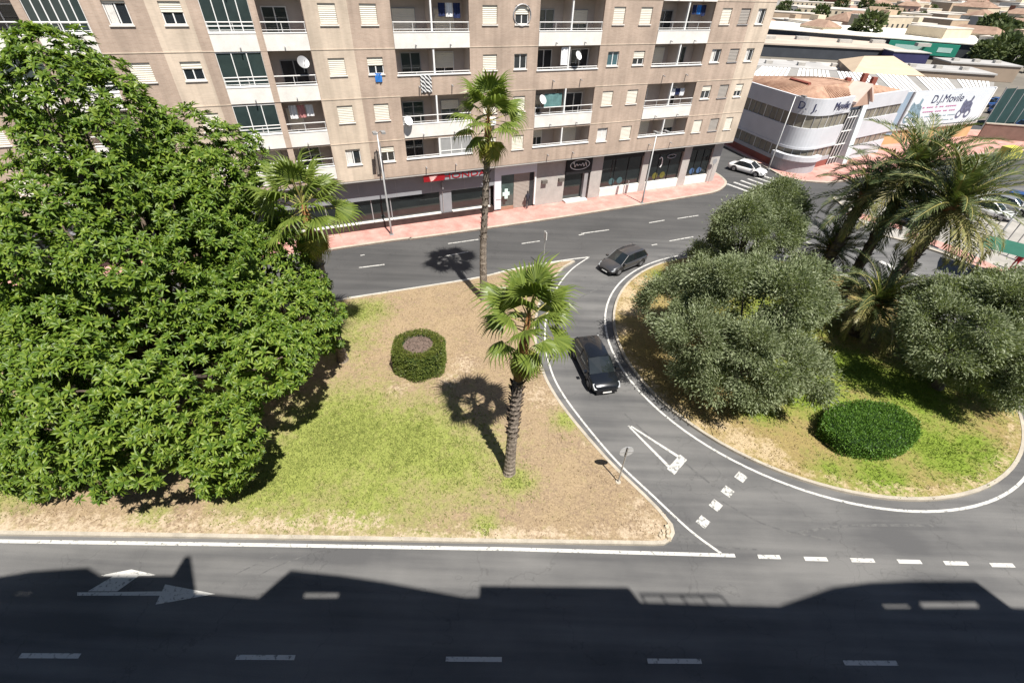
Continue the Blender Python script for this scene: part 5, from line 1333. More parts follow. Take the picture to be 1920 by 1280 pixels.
def date_palm(label, base, path, nf, sc, seed, pale=.3, r0=.38, elr=(85, -45)):
    r = random.Random(seed)
    t = thing('date_palm', label, 'palm', (base[0], base[1], .15))
    palm_trunk(t, path, r0, r0*.85, mat('date_bark', (.085, .065, .055), .95, .35, 4, .8, 8, col2=(.17, .13, .10), fine=.3))
    tp = np.array(path[-1]); bo = MB(); q = catmull(path, 8)
    for k in range(150):
        f = k/150; qi = np.array(q[min(len(q)-1, int(f*(len(q)-1)))]); a = k*2.4; d = np.array([math.cos(a), math.sin(a), 0]); w = np.array([-d[1], d[0], 0])*.11
        p0 = qi+d*r0*.86; p1 = qi+d*(r0+.12)+np.array([0, 0, .14]); bo.add([tuple(p0-w), tuple(p0+w), tuple(p1+w*.5), tuple(p1-w*.5)], [[0,1,2,3]])
    lb_ = bo.build('leaf_bases', mat('date_leaf_base', (.13, .09, .065), .9, .35, 5), t); lb_['kind'] = 'stuff'
    hb = MB(); 
    for k in range(24):
        a = k*2.4; d = np.array([math.cos(a), math.sin(a), 0]); hb.tube([tuple(tp+d*r0*.6-np.array([0,0,.3])), tuple(tp+d*(r0*.9)+np.array([0, 0, .45]))], [.09, .04], 5)
    hb.build('crown_heart', M_STALKO, t)
    for k in range(nf):
        f = k/(nf-1); az = k*2.39996+r.uniform(-.2, .2); el = elr[0]+(elr[1]-elr[0])*f+r.uniform(-9, 9)
        me = r.choice(DATEY) if (f > .55 and r.random() < pale*1.6) else r.choice(DATE)
        o = obj('frond', me, t); o.location = tuple(tp+np.array([0, 0, .35-.35*f])); o.rotation_euler = (R2(r.uniform(-30, 30)), -R2(el), az); s_ = sc*r.uniform(.85, 1.1); o.scale = (s_,)*3
    return t
dC, dB, dA = G2(1605, 620), G2(1569, 570), G2(1512, 565)
date_palm('tall date palm leaning right, rightmost on the round island', dC, [(0, 0, 0), (.35, .1, 3.0), (.9, .3, 6.0), (1.3, .5, 8.3)], 66, 1.5, 1, .4, .38, (86, -28))
date_palm('tall date palm in the middle, close behind the leaning one', dB, [(0, 0, 0), (.0, .0, 4.0), (.1, .1, 8.9)], 66, 1.5, 2, .25, .34, (86, -28))
date_palm('date palm left of the two tall ones, behind the olive tree', dA, [(0, 0, 0), (.1, .0, 4.0), (.3, .1, 7.6)], 42, 1.15, 3, .2, .34, (86, -22))
date_palm('short date palm with low arching fronds between the olive trees', G2(1600, 632), [(0, 0, 0), (.0, .0, 1.0), (.0, 0, 2.3)], 54, 1.3, 4, .6, .42, (80, -15))
date_palm('dark young date palm behind the large olive tree', G2(1520, 545), [(0, 0, 0), (0, 0, 1.6), (.0, 0, 3.2)], 44, 1.1, 5, .1, .36, (84, -15))

# ---------------------------------------------------------------- olive trees
def olive(label, base, ells, nclump, nleaf, seed, name='olive_tree', m=None, ln=.18, wd=.06):
    global rng
    r = np.random.default_rng(seed); rng = r
    t = thing(name, label, 'tree', (base[0], base[1], .15)); b3 = np.array([base[0], base[1], .15])
    top = np.mean([e[0] for e in ells], axis=0)-b3
    MB().tube([(0, 0, -.3), tuple(top*np.array([.1, .1, .16])), tuple(top*np.array([.3, .3, .35]))], [.34, .26, .2], 9).build('trunk', M_BARKO, t, True)
    cc, vv, rs = [], [], []
    sub, subn = [], []
    for (c, rad), n in zip(ells, nclump):                    # uneven lobes on each main mass
        c = np.array(c); rad = np.array(rad); sub.append((c, rad*.74)); subn.append(int(n*.62))
        for k in range(11):
            v = unit(r.normal(size=3)); v[2] = abs(v[2])-.25; v = unit(v); lr = r.uniform(.75, 1.25)*rad.mean()/3
            sub.append((c+v*(rad-lr*.45), np.array([lr, lr, lr*.9])*1.1)); subn.append(int(n*.075*lr*lr/ (rad.mean()/3)**2)+3)
    ells, nclump = sub, subn
    for (c, rad), n in zip(ells, nclump):
        v = unit(r.normal(size=(n, 3))); v[:, 2] = np.where(r.random(n) < .55, np.abs(v[:, 2]), v[:, 2]); v = unit(v)
        c = np.array(c); rad = np.array(rad); bump = 1+.10*np.sin(v[:, 0]*7+seed)*np.sin(v[:, 1]*6+1)+r.uniform(-.12, .08, n)
        cc.append(c+v*rad*bump[:, None]); vv.append(unit(v/rad)); 
    cc = np.concatenate(cc); vv = np.concatenate(vv)
    ins = np.zeros(len(cc), bool)
    for (c, rad) in ells: ins |= ((((cc-np.array(c))/np.array(rad))**2).sum(1) < .68)
    ok = ~ins & (cc[:, 2] > .35); cc, vv = cc[ok], vv[ok]
    for k in range(0, len(cc), max(1, len(cc)//14)):
        e = cc[k]-b3; s = top*np.array([.25, .25, .3]); MB().tube([tuple(s), tuple(s*.5+e*.5), tuple(e*.95)], [.11, .07, .02], 6).build('branch', M_BARKO, t, True)
    nleaf = int(nleaf*2.1); n = len(cc)*nleaf; ci = np.repeat(np.arange(len(cc)), nleaf)
    sp = r.uniform(.16, .32, len(cc))[ci][:, None]
    off = r.normal(size=(n, 3))*sp*np.array([1, 1, .8])
    P_ = cc[ci]+off-vv[ci]*.12 - b3
    D_ = unit(vv[ci]*.8+unit(off)*.7+r.normal(0, .45, (n, 3))+np.array([0, 0, .05]))
    V, F = leaf_cloud(P_, D_, ln, wd, .1)
    o = obj('crown', np_mesh('crown', V, F, m or M_OLV), t); o['kind'] = 'stuff'
    return t
o1 = G2(1370, 735)
olive('large grey-green olive tree on the left of the round island', o1, [((o1[0]-1.0, o1[1]+1.3, 3.4), (4.3, 3.9, 3.3)), ((o1[0]+.2, o1[1]+2.2, 4.9), (3.2, 3.0, 2.9)), ((o1[0]+.2, o1[1]-.7, 2.4), (3.4, 2.6, 2.2))], [290, 180, 130], 135, 21)
o2 = (16.7, 30.6)
olive('olive tree beside the avenue, behind the large one', o2, [((o2[0]-.3, o2[1], 4.6), (2.9, 2.7, 2.8)), ((o2[0]+1.0, o2[1]+.5, 5.2), (2.6, 2.3, 2.4)), ((o2[0]-1.6, o2[1]-.6, 2.8), (1.9, 1.8, 1.9))], [180, 140, 80], 130, 22)
o3 = (25.0, 19.8)
olive('dark olive tree right of the oval hedge', o3, [((o3[0]-.6, o3[1], 3.8), (3.2, 3.1, 3.0)), ((o3[0]+.3, o3[1]+1.2, 4.6), (2.5, 2.5, 2.4)), ((o3[0]+1.2, o3[1]-1.2, 2.6), (2.2, 2.2, 2.0))], [200, 150, 110], 130, 23)
o4 = (29.3, 20.8)
olive('olive tree cut by the right edge of the picture', o4, [((o4[0], o4[1], 4.0), (2.9, 2.9, 3.0)), ((o4[0]+.6, o4[1]+1.4, 5.0), (2.4, 2.4, 2.2))], [190, 120], 120, 24)

# ---------------------------------------------------------------- clipped hedges
def hedge_leaves(P_, N_, name, t, m, ln, wd, seed):
    global rng
    rng = np.random.default_rng(seed); D_ = unit(N_+rng.normal(0, .55, N_.shape)); V, F = leaf_cloud(P_, D_, ln, wd)
    o = obj(name, np_mesh(name, V, F, m), t); o['kind'] = 'stuff'
h1 = (18.55, 16.0); r = np.random.default_rng(31)
t = thing('oval_hedge', 'dense dark green oval hedge on the round island', 'hedge', (h1[0], h1[1], .2), R2(14))
a, b, hz = 2.55, 1.5, 1.08
n = 15000; th = r.uniform(0, 2*math.pi, n); u = r.random(n)
# flat-topped mound: side wall plus domed top
side = u < .45; q = np.sqrt(r.random(n)); hh = r.random(n)
x = np.where(side, a*np.cos(th), a*q*np.cos(th)); y = np.where(side, b*np.sin(th), b*q*np.sin(th)); z = np.where(side, hh*hz*.85, hz*(1-.18*q**4))
P_ = np.column_stack([x, y, z])*(1+r.normal(0, .022, (n, 1))+.035*np.sin(x*3.1+y*2)[:, None]*np.sin(y*4.3-x)[:, None]); N_ = np.where(side[:, None], np.column_stack([np.cos(th)/a, np.sin(th)/b, np.full(n, .2)]), np.column_stack([x*.05, y*.05, np.ones(n)])); N_ = unit(N_)
core = MB(); k_ = 28
core.add([(a*.94*math.cos(2*math.pi*i/k_), b*.94*math.sin(2*math.pi*i/k_), 0) for i in range(k_)] + [(a*.94*math.cos(2*math.pi*i/k_), b*.94*math.sin(2*math.pi*i/k_), hz*.8) for i in range(k_)] + [(0, 0, hz*.95)], [[i, (i+1) % k_, k_+(i+1) % k_, k_+i] for i in range(k_)]+[[k_+i, k_+(i+1) % k_, 2*k_] for i in range(k_)])
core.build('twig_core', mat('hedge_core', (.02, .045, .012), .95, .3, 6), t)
hedge_leaves(P_, N_, 'foliage', t, M_HDG, .10, .055, 31)
h2 = (-5.3, 19.9); 
t = thing('round_hedge', 'clipped drum-shaped hedge with bare twiggy hollow top', 'hedge', (h2[0], h2[1], .2), 0)
R0, Rin, hz = 1.42, .88, 1.75; n = 9000; r = np.random.default_rng(33)
th = r.uniform(0, 2*math.pi, n); facet = 1-.06*np.cos(th*6); hh = r.random(n)
P1 = np.column_stack([R0*facet*np.cos(th), R0*facet*np.sin(th)*.92, hh*hz])+r.normal(0, .03, (n, 3)); N1 = np.column_stack([np.cos(th), np.sin(th), .25*np.ones(n)])
hedge_leaves(P1, N1, 'foliage', t, leaf_mat('hedge_side', [(.07, .095, .022), (.11, .145, .028), (.16, .19, .042)], .5, .22, .3), .10, .055, 33)
n2 = 4200; th = r.uniform(0, 2*math.pi, n2); rr = np.sqrt(r.uniform(Rin**2, R0**2, n2))
P2 = np.column_stack([rr*np.cos(th), rr*np.sin(th)*.92, hz+r.normal(0, .05, n2)]); hedge_leaves(P2, np.column_stack([np.zeros(n2), np.zeros(n2), np.ones(n2)]), 'top_foliage', t, M_HDG2, .10, .055, 34)
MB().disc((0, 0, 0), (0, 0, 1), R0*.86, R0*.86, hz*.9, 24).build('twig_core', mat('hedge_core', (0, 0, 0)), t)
tw = MB(); 
for k in range(260):
    aa = r.uniform(0, 6.28); rr = Rin*math.sqrt(r.random()); d = r.normal(0, .12, 2); tw.tube([(rr*math.cos(aa), rr*math.sin(aa), hz*.88), (rr*math.cos(aa)+d[0], rr*math.sin(aa)+d[1], hz*.88+r.uniform(.1, .3))], .012, 3, False)
MB().disc((0, 0, hz*.9+.004), (0, 0, 1), Rin, Rin, .02, 20).build('bare_top', mat('grey_twigs', (.13, .095, .078), .95, .4, 14), t)
tw.build('twigs', mat('twig', (.19, .145, .12), .9, .3, 8), t)
# ================================================================== VEHICLES
M_TYRE = mat('tyre_rubber', (.018, .018, .018), .9, .2, 6); M_RIM = mat('alloy_rim', (.35, .35, .36), .35, .1, 4, metal=.8)
M_LAMP = mat('headlamp', (.30, .32, .34), .15, .1, 5, spec=.8); M_TAIL = mat('tail_lamp', (.30, .015, .015), .2, .1, 5); M_PLATE = mat('number_plate', (.75, .75, .73), .5, .04, 4)
M_CARG = glass_mat('car_glass', (.012, .016, .018), .04, .9)
def car_paint(name, col, rough=.22, metal=.3):
    m = mat(name, col, rough, .06, 1.2, metal=metal, spec=.6); b = m.node_tree.nodes['Principled BSDF']; b.inputs['Coat Weight'].default_value = .7; b.inputs['Coat Roughness'].default_value = .05; return m
def wheel(t, x, y, rad, w, side):
    b = MB(); n = 20; prof = [(rad*.62, 0), (rad*.9, 0), (rad, .03), (rad, w-.03), (rad*.9, w), (rad*.62, w)]; vs = []; 
    for (rr, d) in prof:
        for k in range(n): a = 2*math.pi*k/n; vs.append((x+rr*math.cos(a), y+side*(d-w), rad+rr*math.sin(a)))
    fs_ = [[i*n+k, i*n+(k+1) % n, (i+1)*n+(k+1) % n, (i+1)*n+k] for i in range(len(prof)-1) for k in range(n)]
    b.add(vs, fs_); ty = b.build('wheel', M_TYRE, t, True)
    r_ = MB(); r_.disc((x, y-side*.03, rad), (0, side, 0), rad*.62, rad*.6, .012, 16)
    for k in range(5):
        a = 2*math.pi*k/5; c, s = math.cos(a), math.sin(a); p = lambda u, v: (x+u*c-v*s, y-side*.008, rad+u*s+v*c); r_.quad(p(.05, -.04), p(rad*.58, -.03), p(rad*.58, .03), p(.05, .04))
    r_.build('rim', M_RIM, ty)
def make_car(label, loc, heading, paint, L_=4.4, W=1.8, H=1.5, kind='hatch', group=None, name='parked_car', simple=False, glassm=None):
    """local +x is the nose. Lower body loft + greenhouse loft + roof skin and pillars"""
    t = thing(name, label, 'car', (loc[0], loc[1], loc[2] if len(loc) > 2 else .0), heading, group); gm = glassm or M_CARG
    belt = H*.60; hood = H*.60; deck = belt if kind != 'sedan' else H*.64
    st = [(-.5, .78, .38, belt*.86), (-.485, .9, .30, belt*.95), (-.44, .97, .24, belt), (-.30, 1, .22, belt*1.0), (0, 1, .22, belt*.98), (.20, 1, .22, belt*.97), (.29, .99, .22, hood*.965), (.40, .95, .23, hood*.88), (.465, .86, .26, hood*.78), (.495, .72, .34, hood*.62), (.503, .6, .40, hood*.5)]
    b = MB(); nS = 11; rings = []
    for (x, wf, zb, zt) in st:
        w = W/2*wf; dz = zt-zb
        half = [(w*.80, zb), (w*.97, zb+dz*.16), (w*1.0, zb+dz*.42), (w*.985, zb+dz*.7), (w*.93, zb+dz*.93), (w*.80, zt)]
        ring = [(L_*x, -y, z) for y, z in half] + [(L_*x, 0, zt+.025)] + [(L_*x, y, z) for y, z in half[::-1]]
        rings.append(ring)
    n = len(rings[0]); vs = [p for r_ in rings for p in r_]
    fs_ = [[i*n+k, (i+1)*n+k, (i+1)*n+(k+1) % n, i*n+(k+1) % n] for i in range(len(rings)-1) for k in range(n)]
    fs_ += [list(range(n)), [(len(rings)-1)*n+k for k in range(n)][::-1]]
    b.add(vs, fs_); body = b.build('body', paint, t, True)
    rb = {'hatch': (-.475, -.375), 'wagon': (-.485, -.45), 'sedan': (-.36, -.22), 'suv': (-.485, -.43)}[kind]; rf = (.27, .08) if kind != 'suv' else (.25, .07)
    gs = [(rb[0], .86, belt*.99, belt*.99+.02), (rb[1], .80, belt, H*(.95 if kind == 'hatch' else .965)), (-.11, .82, belt, H), (rf[1], .80, belt, H*.955), (rf[0], .84, belt*.96, belt*.96+.02)]
    g = MB(); rg = []
    for (x, wf, zb, zt) in gs:
        w = W/2; wr = w*(.72 if zt > belt*1.2 else .84)
        rg.append([(L_*x, -w*.90, zb-.03), (L_*x, -wr, zt-.03 if zt > belt*1.2 else zt), (L_*x, 0, zt), (L_*x, wr, zt-.03 if zt > belt*1.2 else zt), (L_*x, w*.90, zb-.03)])
    vs = [p for r_ in rg for p in r_]; fs_ = [[i*5+k, (i+1)*5+k, (i+1)*5+k+1, i*5+k+1] for i in range(4) for k in range(4)]
    g.add(vs, fs_); g.build('windows', gm, t)
    # roof skin
    r_ = MB(); e = .012; vs = []
    for i in (1, 2, 3):
        x, wf, zb, zt = gs[i]; wr = W/2*.74
        vs += [(L_*x, -wr, zt-.06+e), (L_*x, -wr*.9, zt+e-.004), (L_*x, 0, zt+e+.01), (L_*x, wr*.9, zt+e-.004), (L_*x, wr, zt-.06+e)]
    r_.add(vs, [[i*5+k, (i+1)*5+k, (i+1)*5+k+1, i*5+k+1] for i in range(2) for k in range(4)]); r_.build('roof', paint, t, True)
    # pillars
    for side in (-1, 1):
        for (i, j, wd) in ((0, 1, .10), (3, 4, .06)):
            xa, xb = L_*gs[i][0], L_*gs[j][0]; za = gs[i][3] if gs[i][3] > belt*1.2 else gs[i][2]; zb2 = gs[j][3] if gs[j][3] > belt*1.2 else gs[j][2]
            ya = W/2*(.73 if za > belt*1.2 else .87); yb = W/2*(.73 if zb2 > belt*1.2 else .87)
            p = MB(); p.tube([(xa, side*ya, za-.01), (xb, side*yb, zb2-.01)], wd*.5, 5); p.build('pillar', paint, t)
        p = MB(); p.tube([(-.11*L_, side*W/2*.905, belt), (-.12*L_, side*W/2*.745, H-.05)], .035, 5); p.build('pillar', M_BLACK, t)
    if kind in ('wagon', 'suv'):
        for side in (-1, 1): MB().tube([(gs[1][0]*L_, side*W/2*.66, H*.99), (-.15*L_, side*W/2*.68, H+.05), (gs[3][0]*L_, side*W/2*.66, H*.995)], .022, 5).build('roof_rail', M_RIM, t)
    rad = .33 if kind != 'suv' else .35
    for x in (-.30*L_, .315*L_):
        for side in (-1, 1):
            wheel(t, x, side*(W/2+.005), rad, .2, side)
            a = MB(); pts = [(x+(rad+.07)*math.cos(q), side*(W/2-.004), rad+(rad+.07)*math.sin(q)) for q in np.linspace(-.25, math.pi+.25, 12)]; a.tube(pts, .035, 5); a.build('wheel_arch', M_BLACK, t)
    for side in (-1, 1):
        h_ = MB(); y = side*W*.335; x0 = L_*.47; z0 = hood*.64
        h_.add([(x0-.10, y-.20, z0+.10), (x0-.10-.05*side*0, y+.20, z0+.10), (x0+.10, y+.16, z0-.04), (x0+.10, y-.16, z0-.04), (x0-.2, y-.2, z0+.17), (x0-.2, y+.2, z0+.17), (x0-.2, y+.2, z0-.1), (x0-.2, y-.2, z0-.1)], [[0,1,5,4],[3,2,1,0],[1,2,6,5],[0,4,7,3],[7,6,2,3],[4,5,6,7]]); h_.build('headlight', M_LAMP, t)
        q = MB(); q.box(-L_*.492, -L_*.47, y-.16, y+.16, belt*.72, belt*.92); q.build('tail_light', M_TAIL, t)
        m_ = MB(); m_.box(.2*L_, .24*L_, side*(W/2)-.02, side*(W/2)+.17*side if side > 0 else side*(W/2)+.02, belt*.98, belt*.98+.13) if side > 0 else m_.box(.2*L_, .24*L_, -W/2-.17, -W/2+.02, belt*.98, belt*.98+.13); m_.build('mirror', paint, t)
    MB().box(L_*.49, L_*.505, -W*.2, W*.2, hood*.38, hood*.56).build('grille', M_BLACK, t); MB().box(L_*.505, L_*.511, -.26, .26, hood*.30, hood*.375).build('number_plate', M_PLATE, t); MB().box(L_*.44, L_*.5, -W*.34, W*.34, .2, .3).build('lower_bumper', M_BLACK, t)
    MB().box(-L_*.508, -L_*.497, -.26, .26, belt*.62, belt*.75).build('number_plate', M_PLATE, t)
    return t
P_BLACK = car_paint('black_car_paint', (.010, .012, .016)); P_GREY = car_paint('grey_car_paint', (.055, .055, .06), .3); P_WHITE = car_paint('white_car_paint', (.72, .72, .71), .3, 0); P_NAVY = car_paint('navy_car_paint', (.02, .035, .07)); P_SILV = car_paint('silver_car_paint', (.38, .39, .40), .3, .6); P_RED = car_paint('red_car_paint', (.32, .02, .02), .3, 0); P_BLUE = car_paint('blue_car_paint', (.03, .09, .28), .3)
f_, b_ = np.array(G2(1137, 742)), np.array(G2(1098, 628, 1.2)); d_ = (f_-b_)/np.linalg.norm(f_-b_); c_ = f_-d_*2.15
make_car('black hatchback driving towards the viewer on the curved link road', c_, math.atan2(d_[1], d_[0]), P_BLACK, 4.25, 1.78, 1.46, 'hatch', name='black_car')
make_car('dark grey car turning off the avenue beside the round island', (8.75, 33.15), math.atan2(-.62, -.78), P_GREY, 4.2, 1.76, 1.44, 'hatch', name='grey_car')
make_car('white car at the zebra crossing of the side street', (28.1, 57.75), math.atan2(-3.1, 3.2), P_WHITE, 4.4, 1.76, 1.42, 'sedan', name='white_car')
make_car('dark car cut off at the right edge on the ring road', (26.55, 11.45), R2(32), P_NAVY, 4.4, 1.8, 1.48, 'hatch', name='dark_car')
random.seed(5)
# cars parked on the right
ALLP = [('white', P_WHITE), ('silver', P_SILV), ('navy', P_NAVY), ('black', P_BLACK), ('red', P_RED), ('blue', P_BLUE), ('grey', P_GREY)]
row = [(1705, 425, 2), (1845, 404, 0), (1880, 396, 1), (1915, 392, 5), (1742, 398, 1), (1590, 352, 6)]
row = row[:5]
PLACE = ['dark blue car parked below the leaning date palm crown', 'white car parked right of the date palms', 'silver car parked right of the white one', 'blue car parked at the right edge beyond the fence', 'silver car parked behind the date palm fronds']
cars = {}
for (px, py, ci), lab in zip(row, PLACE):
    p = G2(px, py); c = make_car(lab, (p[0], p[1], .13), R2(-55+random.uniform(-6, 6)), ALLP[ci][1], 4.3, 1.78, 1.48, 'hatch'); cars[ci] = c
# the car lot far right
srcs = [make_car('silver car in the far car lot, nearest the warehouse corner', (84, 80, 0.01), R2(24), P_SILV, group='cars in the far car lot'), make_car('blue car in the far car lot, second from the warehouse corner', (87, 81.3, 0.01), R2(24), P_BLUE, group='cars in the far car lot'), make_car('white car in the far car lot, third from the warehouse corner', (90, 82.6, 0.01), R2(24), P_WHITE, group='cars in the far car lot')]
k = 0; names = ['silver', 'blue', 'white']
for rw_ in range(5):
    for cl in range(6):
        if rw_ == 0 and cl < 3: continue
        x = 84 + cl*3.0 - rw_*1.9 + rw_*4.5; y = 80 + cl*1.3 + rw_*6.2; s = random.randrange(3)
        copy_tree(srcs[s], (x, y, .01), R2(24 + random.uniform(-4, 4) + (180 if random.random() < .5 else 0)), '%s car standing in the rows of the far car lot' % names[s], 'cars in the far car lot')

# ================================================================== STREET FURNITURE
M_POST = mat('galvanised', (.42, .42, .42), .5, .1, 3, metal=.5)
def lamp(label, base, H, arms, name='street_lamp'):
    t = thing(name, label, 'street lamp', (base[0], base[1], .12), AV)
    MB().tube([(0, 0, 0), (0, 0, 1.0), (0, 0, H)], [.10, .085, .05], 10).build('pole', M_POST, t, True)
    MB().box(-.18, .18, -.18, .18, 0, .08).build('base_plate', M_POST, t)
    for a in arms:
        MB().tube([(0, 0, H-.15), (a*.5, -.25, H+.12), (a*.9, -.55, H+.15)], .03, 6).build('arm', M_POST, t)
        m_ = MB(); m_.box(a*.9-.14, a*.9+.14, -1.05, -.45, H+.08, H+.22); m_.build('lantern', mat('lantern_grey', (.22, .22, .22), .5, .1, 3), t)
lamp('white street lamp in front of the motorcycle shop', G2(735, 443), 8.5, (-.3, .4))
lamp('street lamp with two lanterns before the black shop entrance', G2(1203, 383), 7.0, (-.8, .5))
lamp('street lamp at the right edge beside the playground fence', G2(1832, 497), 7.5, (.4,))
lamp('thin street lamp in front of the white office building', (31.3, 59.0), 8.2, (.4,))
# sign on a thin pole in front of the shop
def post(name, label, cat, base, H, z=.12, r=.035):
    t = thing(name, label, cat, (base[0], base[1], z), AV); MB().tube([(0, 0, 0), (0, 0, H)], r, 8).build('pole', M_POST, t); return t
t = post('sign_post', 'grey sign post on the pavement before the red shop sign', 'sign', G2(833, 412), 3.6); MB().box(-.04, .04, -.3, .3, 2.9, 3.5).build('panel', M_GREYM, t)
t = post('sign_post', 'thin white sign post at the tip of the near island', 'sign', G2(1018, 500), 3.0); MB().box(-.02, .02, -.2, .2, 2.3, 2.9).build('panel', M_WHITE, t)
t = post('pavement_post', 'short dark post beside the second street lamp', 'post', G2(1174, 366), 1.4); MB().disc((0, 0, 1.4), (0, 0, 1), .06, .03, .06, 8).build('cap', M_GREYM, t)
t = post('sign_post', 'sign post on the pavement corner by the side street', 'sign', G2(1327, 345), 2.6); MB().disc((0, -.04, 2.45), (0, -1, 0), .3, .3, .02, 18).build('panel', M_GREYM, t)
# yield sign (seen from behind) on the near island
sb = G2(1158, 906); t = thing('yield_sign', 'back of a round road sign on a thin post by the link road', 'sign', (sb[0], sb[1], .12), R2(8))
MB().tube([(0, 0, 0), (.0, 0, 2.55)], .035, 8).build('post', M_POST, t)
MB().disc((0, .045, 2.2), (0, 1, 0), .32, .32, .015, 24).build('sign_plate', mat('sign_back', (.45, .46, .47), .5, .08, 3, metal=.2), t); MB().box(-.3, .3, .03, .045, 2.2-.02, 2.2+.02).build('clamp', M_GREYM, t); MB().disc((0, 0, 0), (0, 0, 1), .14, .12, .05, 10).build('footing', M_KERB, t)
# rubble at the island corner
random.seed(3)
for k in range(9):
    p = G2(random.uniform(1236, 1258), random.uniform(984, 1012)); s = random.uniform(.08, .2); b = MB(); n = 7
    vs = [(s*math.cos(2*math.pi*i/n)*random.uniform(.7, 1.1), s*.7*math.sin(2*math.pi*i/n)*random.uniform(.7, 1.1), 0) for i in range(n)] + [(s*.6*math.cos(2*math.pi*i/n), s*.45*math.sin(2*math.pi*i/n), s*random.uniform(.5, .8)) for i in range(n)]
    b.add(vs, [[i, (i+1) % n, n+(i+1) % n, n+i] for i in range(n)]+[[n+i for i in range(n)]])
    o = b.build('stone', mat('pale_stone', (.42, .36, .27), .9, .25, 4)); o.location = (p[0], p[1], .12); o.rotation_euler = (0, 0, random.uniform(0, 6)); tag(o, 'small pale stone at the pointed corner of the near island', 'stone', 'stones at the island corner')
# a pedestrian in dark clothes by the roller door
def person(label, base, heading, top, legs, z=.12):
    t = thing('person', label, 'person', (base[0], base[1], z), heading)
    me = bpy.data.meshes.new('body'); J = [(0,0,.95),(0,0,1.15),(0,0,1.38),(0,.0,1.5),(0,.02,1.62),(0,.03,1.72),(.18,0,1.40),(.24,.04,1.14),(.25,.12,.92),(-.18,0,1.40),(-.24,.02,1.14),(-.25,.10,.92),(.09,0,.9),(.10,.08,.5),(.10,.02,.09),(.10,.16,.05),(-.09,0,.9),(-.10,-.03,.5),(-.11,-.16,.1),(-.11,-.02,.05)]
    E_ = [(0,1),(1,2),(2,3),(3,4),(4,5),(2,6),(6,7),(7,8),(2,9),(9,10),(10,11),(0,12),(12,13),(13,14),(14,15),(0,16),(16,17),(17,18),(18,19)]
    rd = [.15,.14,.16,.06,.10,.085,.07,.05,.038,.07,.05,.038,.09,.065,.045,.04,.09,.065,.045,.04]
    me.from_pydata(J, E_, []); o = obj('body', me, t); sk = o.modifiers.new('skin', 'SKIN'); 
    for i, v in enumerate(me.skin_vertices[0].data): v.radius = (rd[i], rd[i]*.85); v.use_root = (i == 0)
    o.modifiers.new('sub', 'SUBSURF').levels = 1; me.materials.append(mat('person_' + label[:12].replace(' ', '_'), top, .9, .15, 3))
    MB().disc((0, .02, 1.66), (0, -.1, 1), .10, .03, .11, 12).build('hair', M_BLACK, t)
    return t
person('person in dark clothes walking past the roller door', G2(988, 393), AV, (.03, .03, .04), None)
person('person in a red top standing by the fence at the right edge', G2(1893, 508), R2(100), (.30, .03, .04), None)
# motorcycle by the shop
def motorbike(label, base, rz, col, z=.12):
    t = thing('motorcycle', label, 'motorcycle', (base[0], base[1], z), rz)
    for x in (-.65, .65):
        w = MB(); pts = [(x+.27*math.cos(a), 0, .3+.27*math.sin(a)) for a in np.linspace(0, 2*math.pi, 17)]; w.tube(pts, .055, 6, False); wo = w.build('wheel', M_TYRE, t); MB().disc((x, -.03, .3), (0, 1, 0), .2, .2, .06, 14).build('rim', M_RIM, wo)
    b = MB(); b.tube([(-.6, 0, .62), (-.25, 0, .72), (.15, 0, .78), (.45, 0, .75)], [.09, .15, .19, .1], 8); b.build('fairing', col, t, True)
    MB().tube([(-.7, 0, .76), (-.4, 0, .80), (-.05, 0, .82)], [.05, .1, .09], 8, flat=1.2).build('seat', M_BLACK, t, True); MB().box(-.3, .3, -.14, .14, .25, .62).build('engine', M_GREYM, t)
    MB().tube([(.65, 0, .3), (.45, 0, .95)], .035, 6).build('fork', M_RIM, t); MB().tube([(.42, -.34, .98), (.45, 0, .95), (.42, .34, .98)], .02, 6).build('handlebar', M_BLACK, t)
motorbike('red motorcycle parked at the left end of the shop window', (np.array(G2(652, 430))+np.array([0, .25])), AV+R2(20), P_RED)
# playground fence and green canopy at the right edge
FN = thing('yard_fence', 'dark fence of tall posts beside the right-hand pavement', 'fence')
fp = [np.array(G2(*p)) for p in [(1790, 466), (1850, 490), (1920, 520), (2010, 560)]]
fp = [p+np.array([2.2, 1.6]) for p in fp]
for i in range(3):
    for k in range(4):
        p = fp[i]+(fp[i+1]-fp[i])*k/4; MB().tube([(*p, .12), (*p, 3.0)], .045, 6).build('post', M_GREYM, FN)
    for z in (.9, 2.9): MB().tube([(*fp[i], z), (*fp[i+1], z)], .03, 5).build('rail', M_GREYM, FN)
cp = np.array(G2(1905, 462, 3)); t = thing('green_canopy', 'green canopy roof on four posts at the right edge', 'canopy', (cp[0], cp[1], .12), R2(-40))
MB().add([(-2, -1.5, 2.7), (2.5, -1.5, 2.7), (2.5, 1.5, 2.7), (-2, 1.5, 2.7), (-1.8, 0, 3.2), (2.3, 0, 3.2)], [[0,1,5,4],[1,2,5],[2,3,4,5],[3,0,4],[3,2,1,0]]).build('roof', mat('green_canvas', (.02, .10, .07), .8, .15, 1), t)
for x in (-1.9, 2.4):
    for y in (-1.4, 1.4): MB().tube([(x, y, 0), (x, y, 2.75)], .05, 6).build('post', M_GREYM, t)
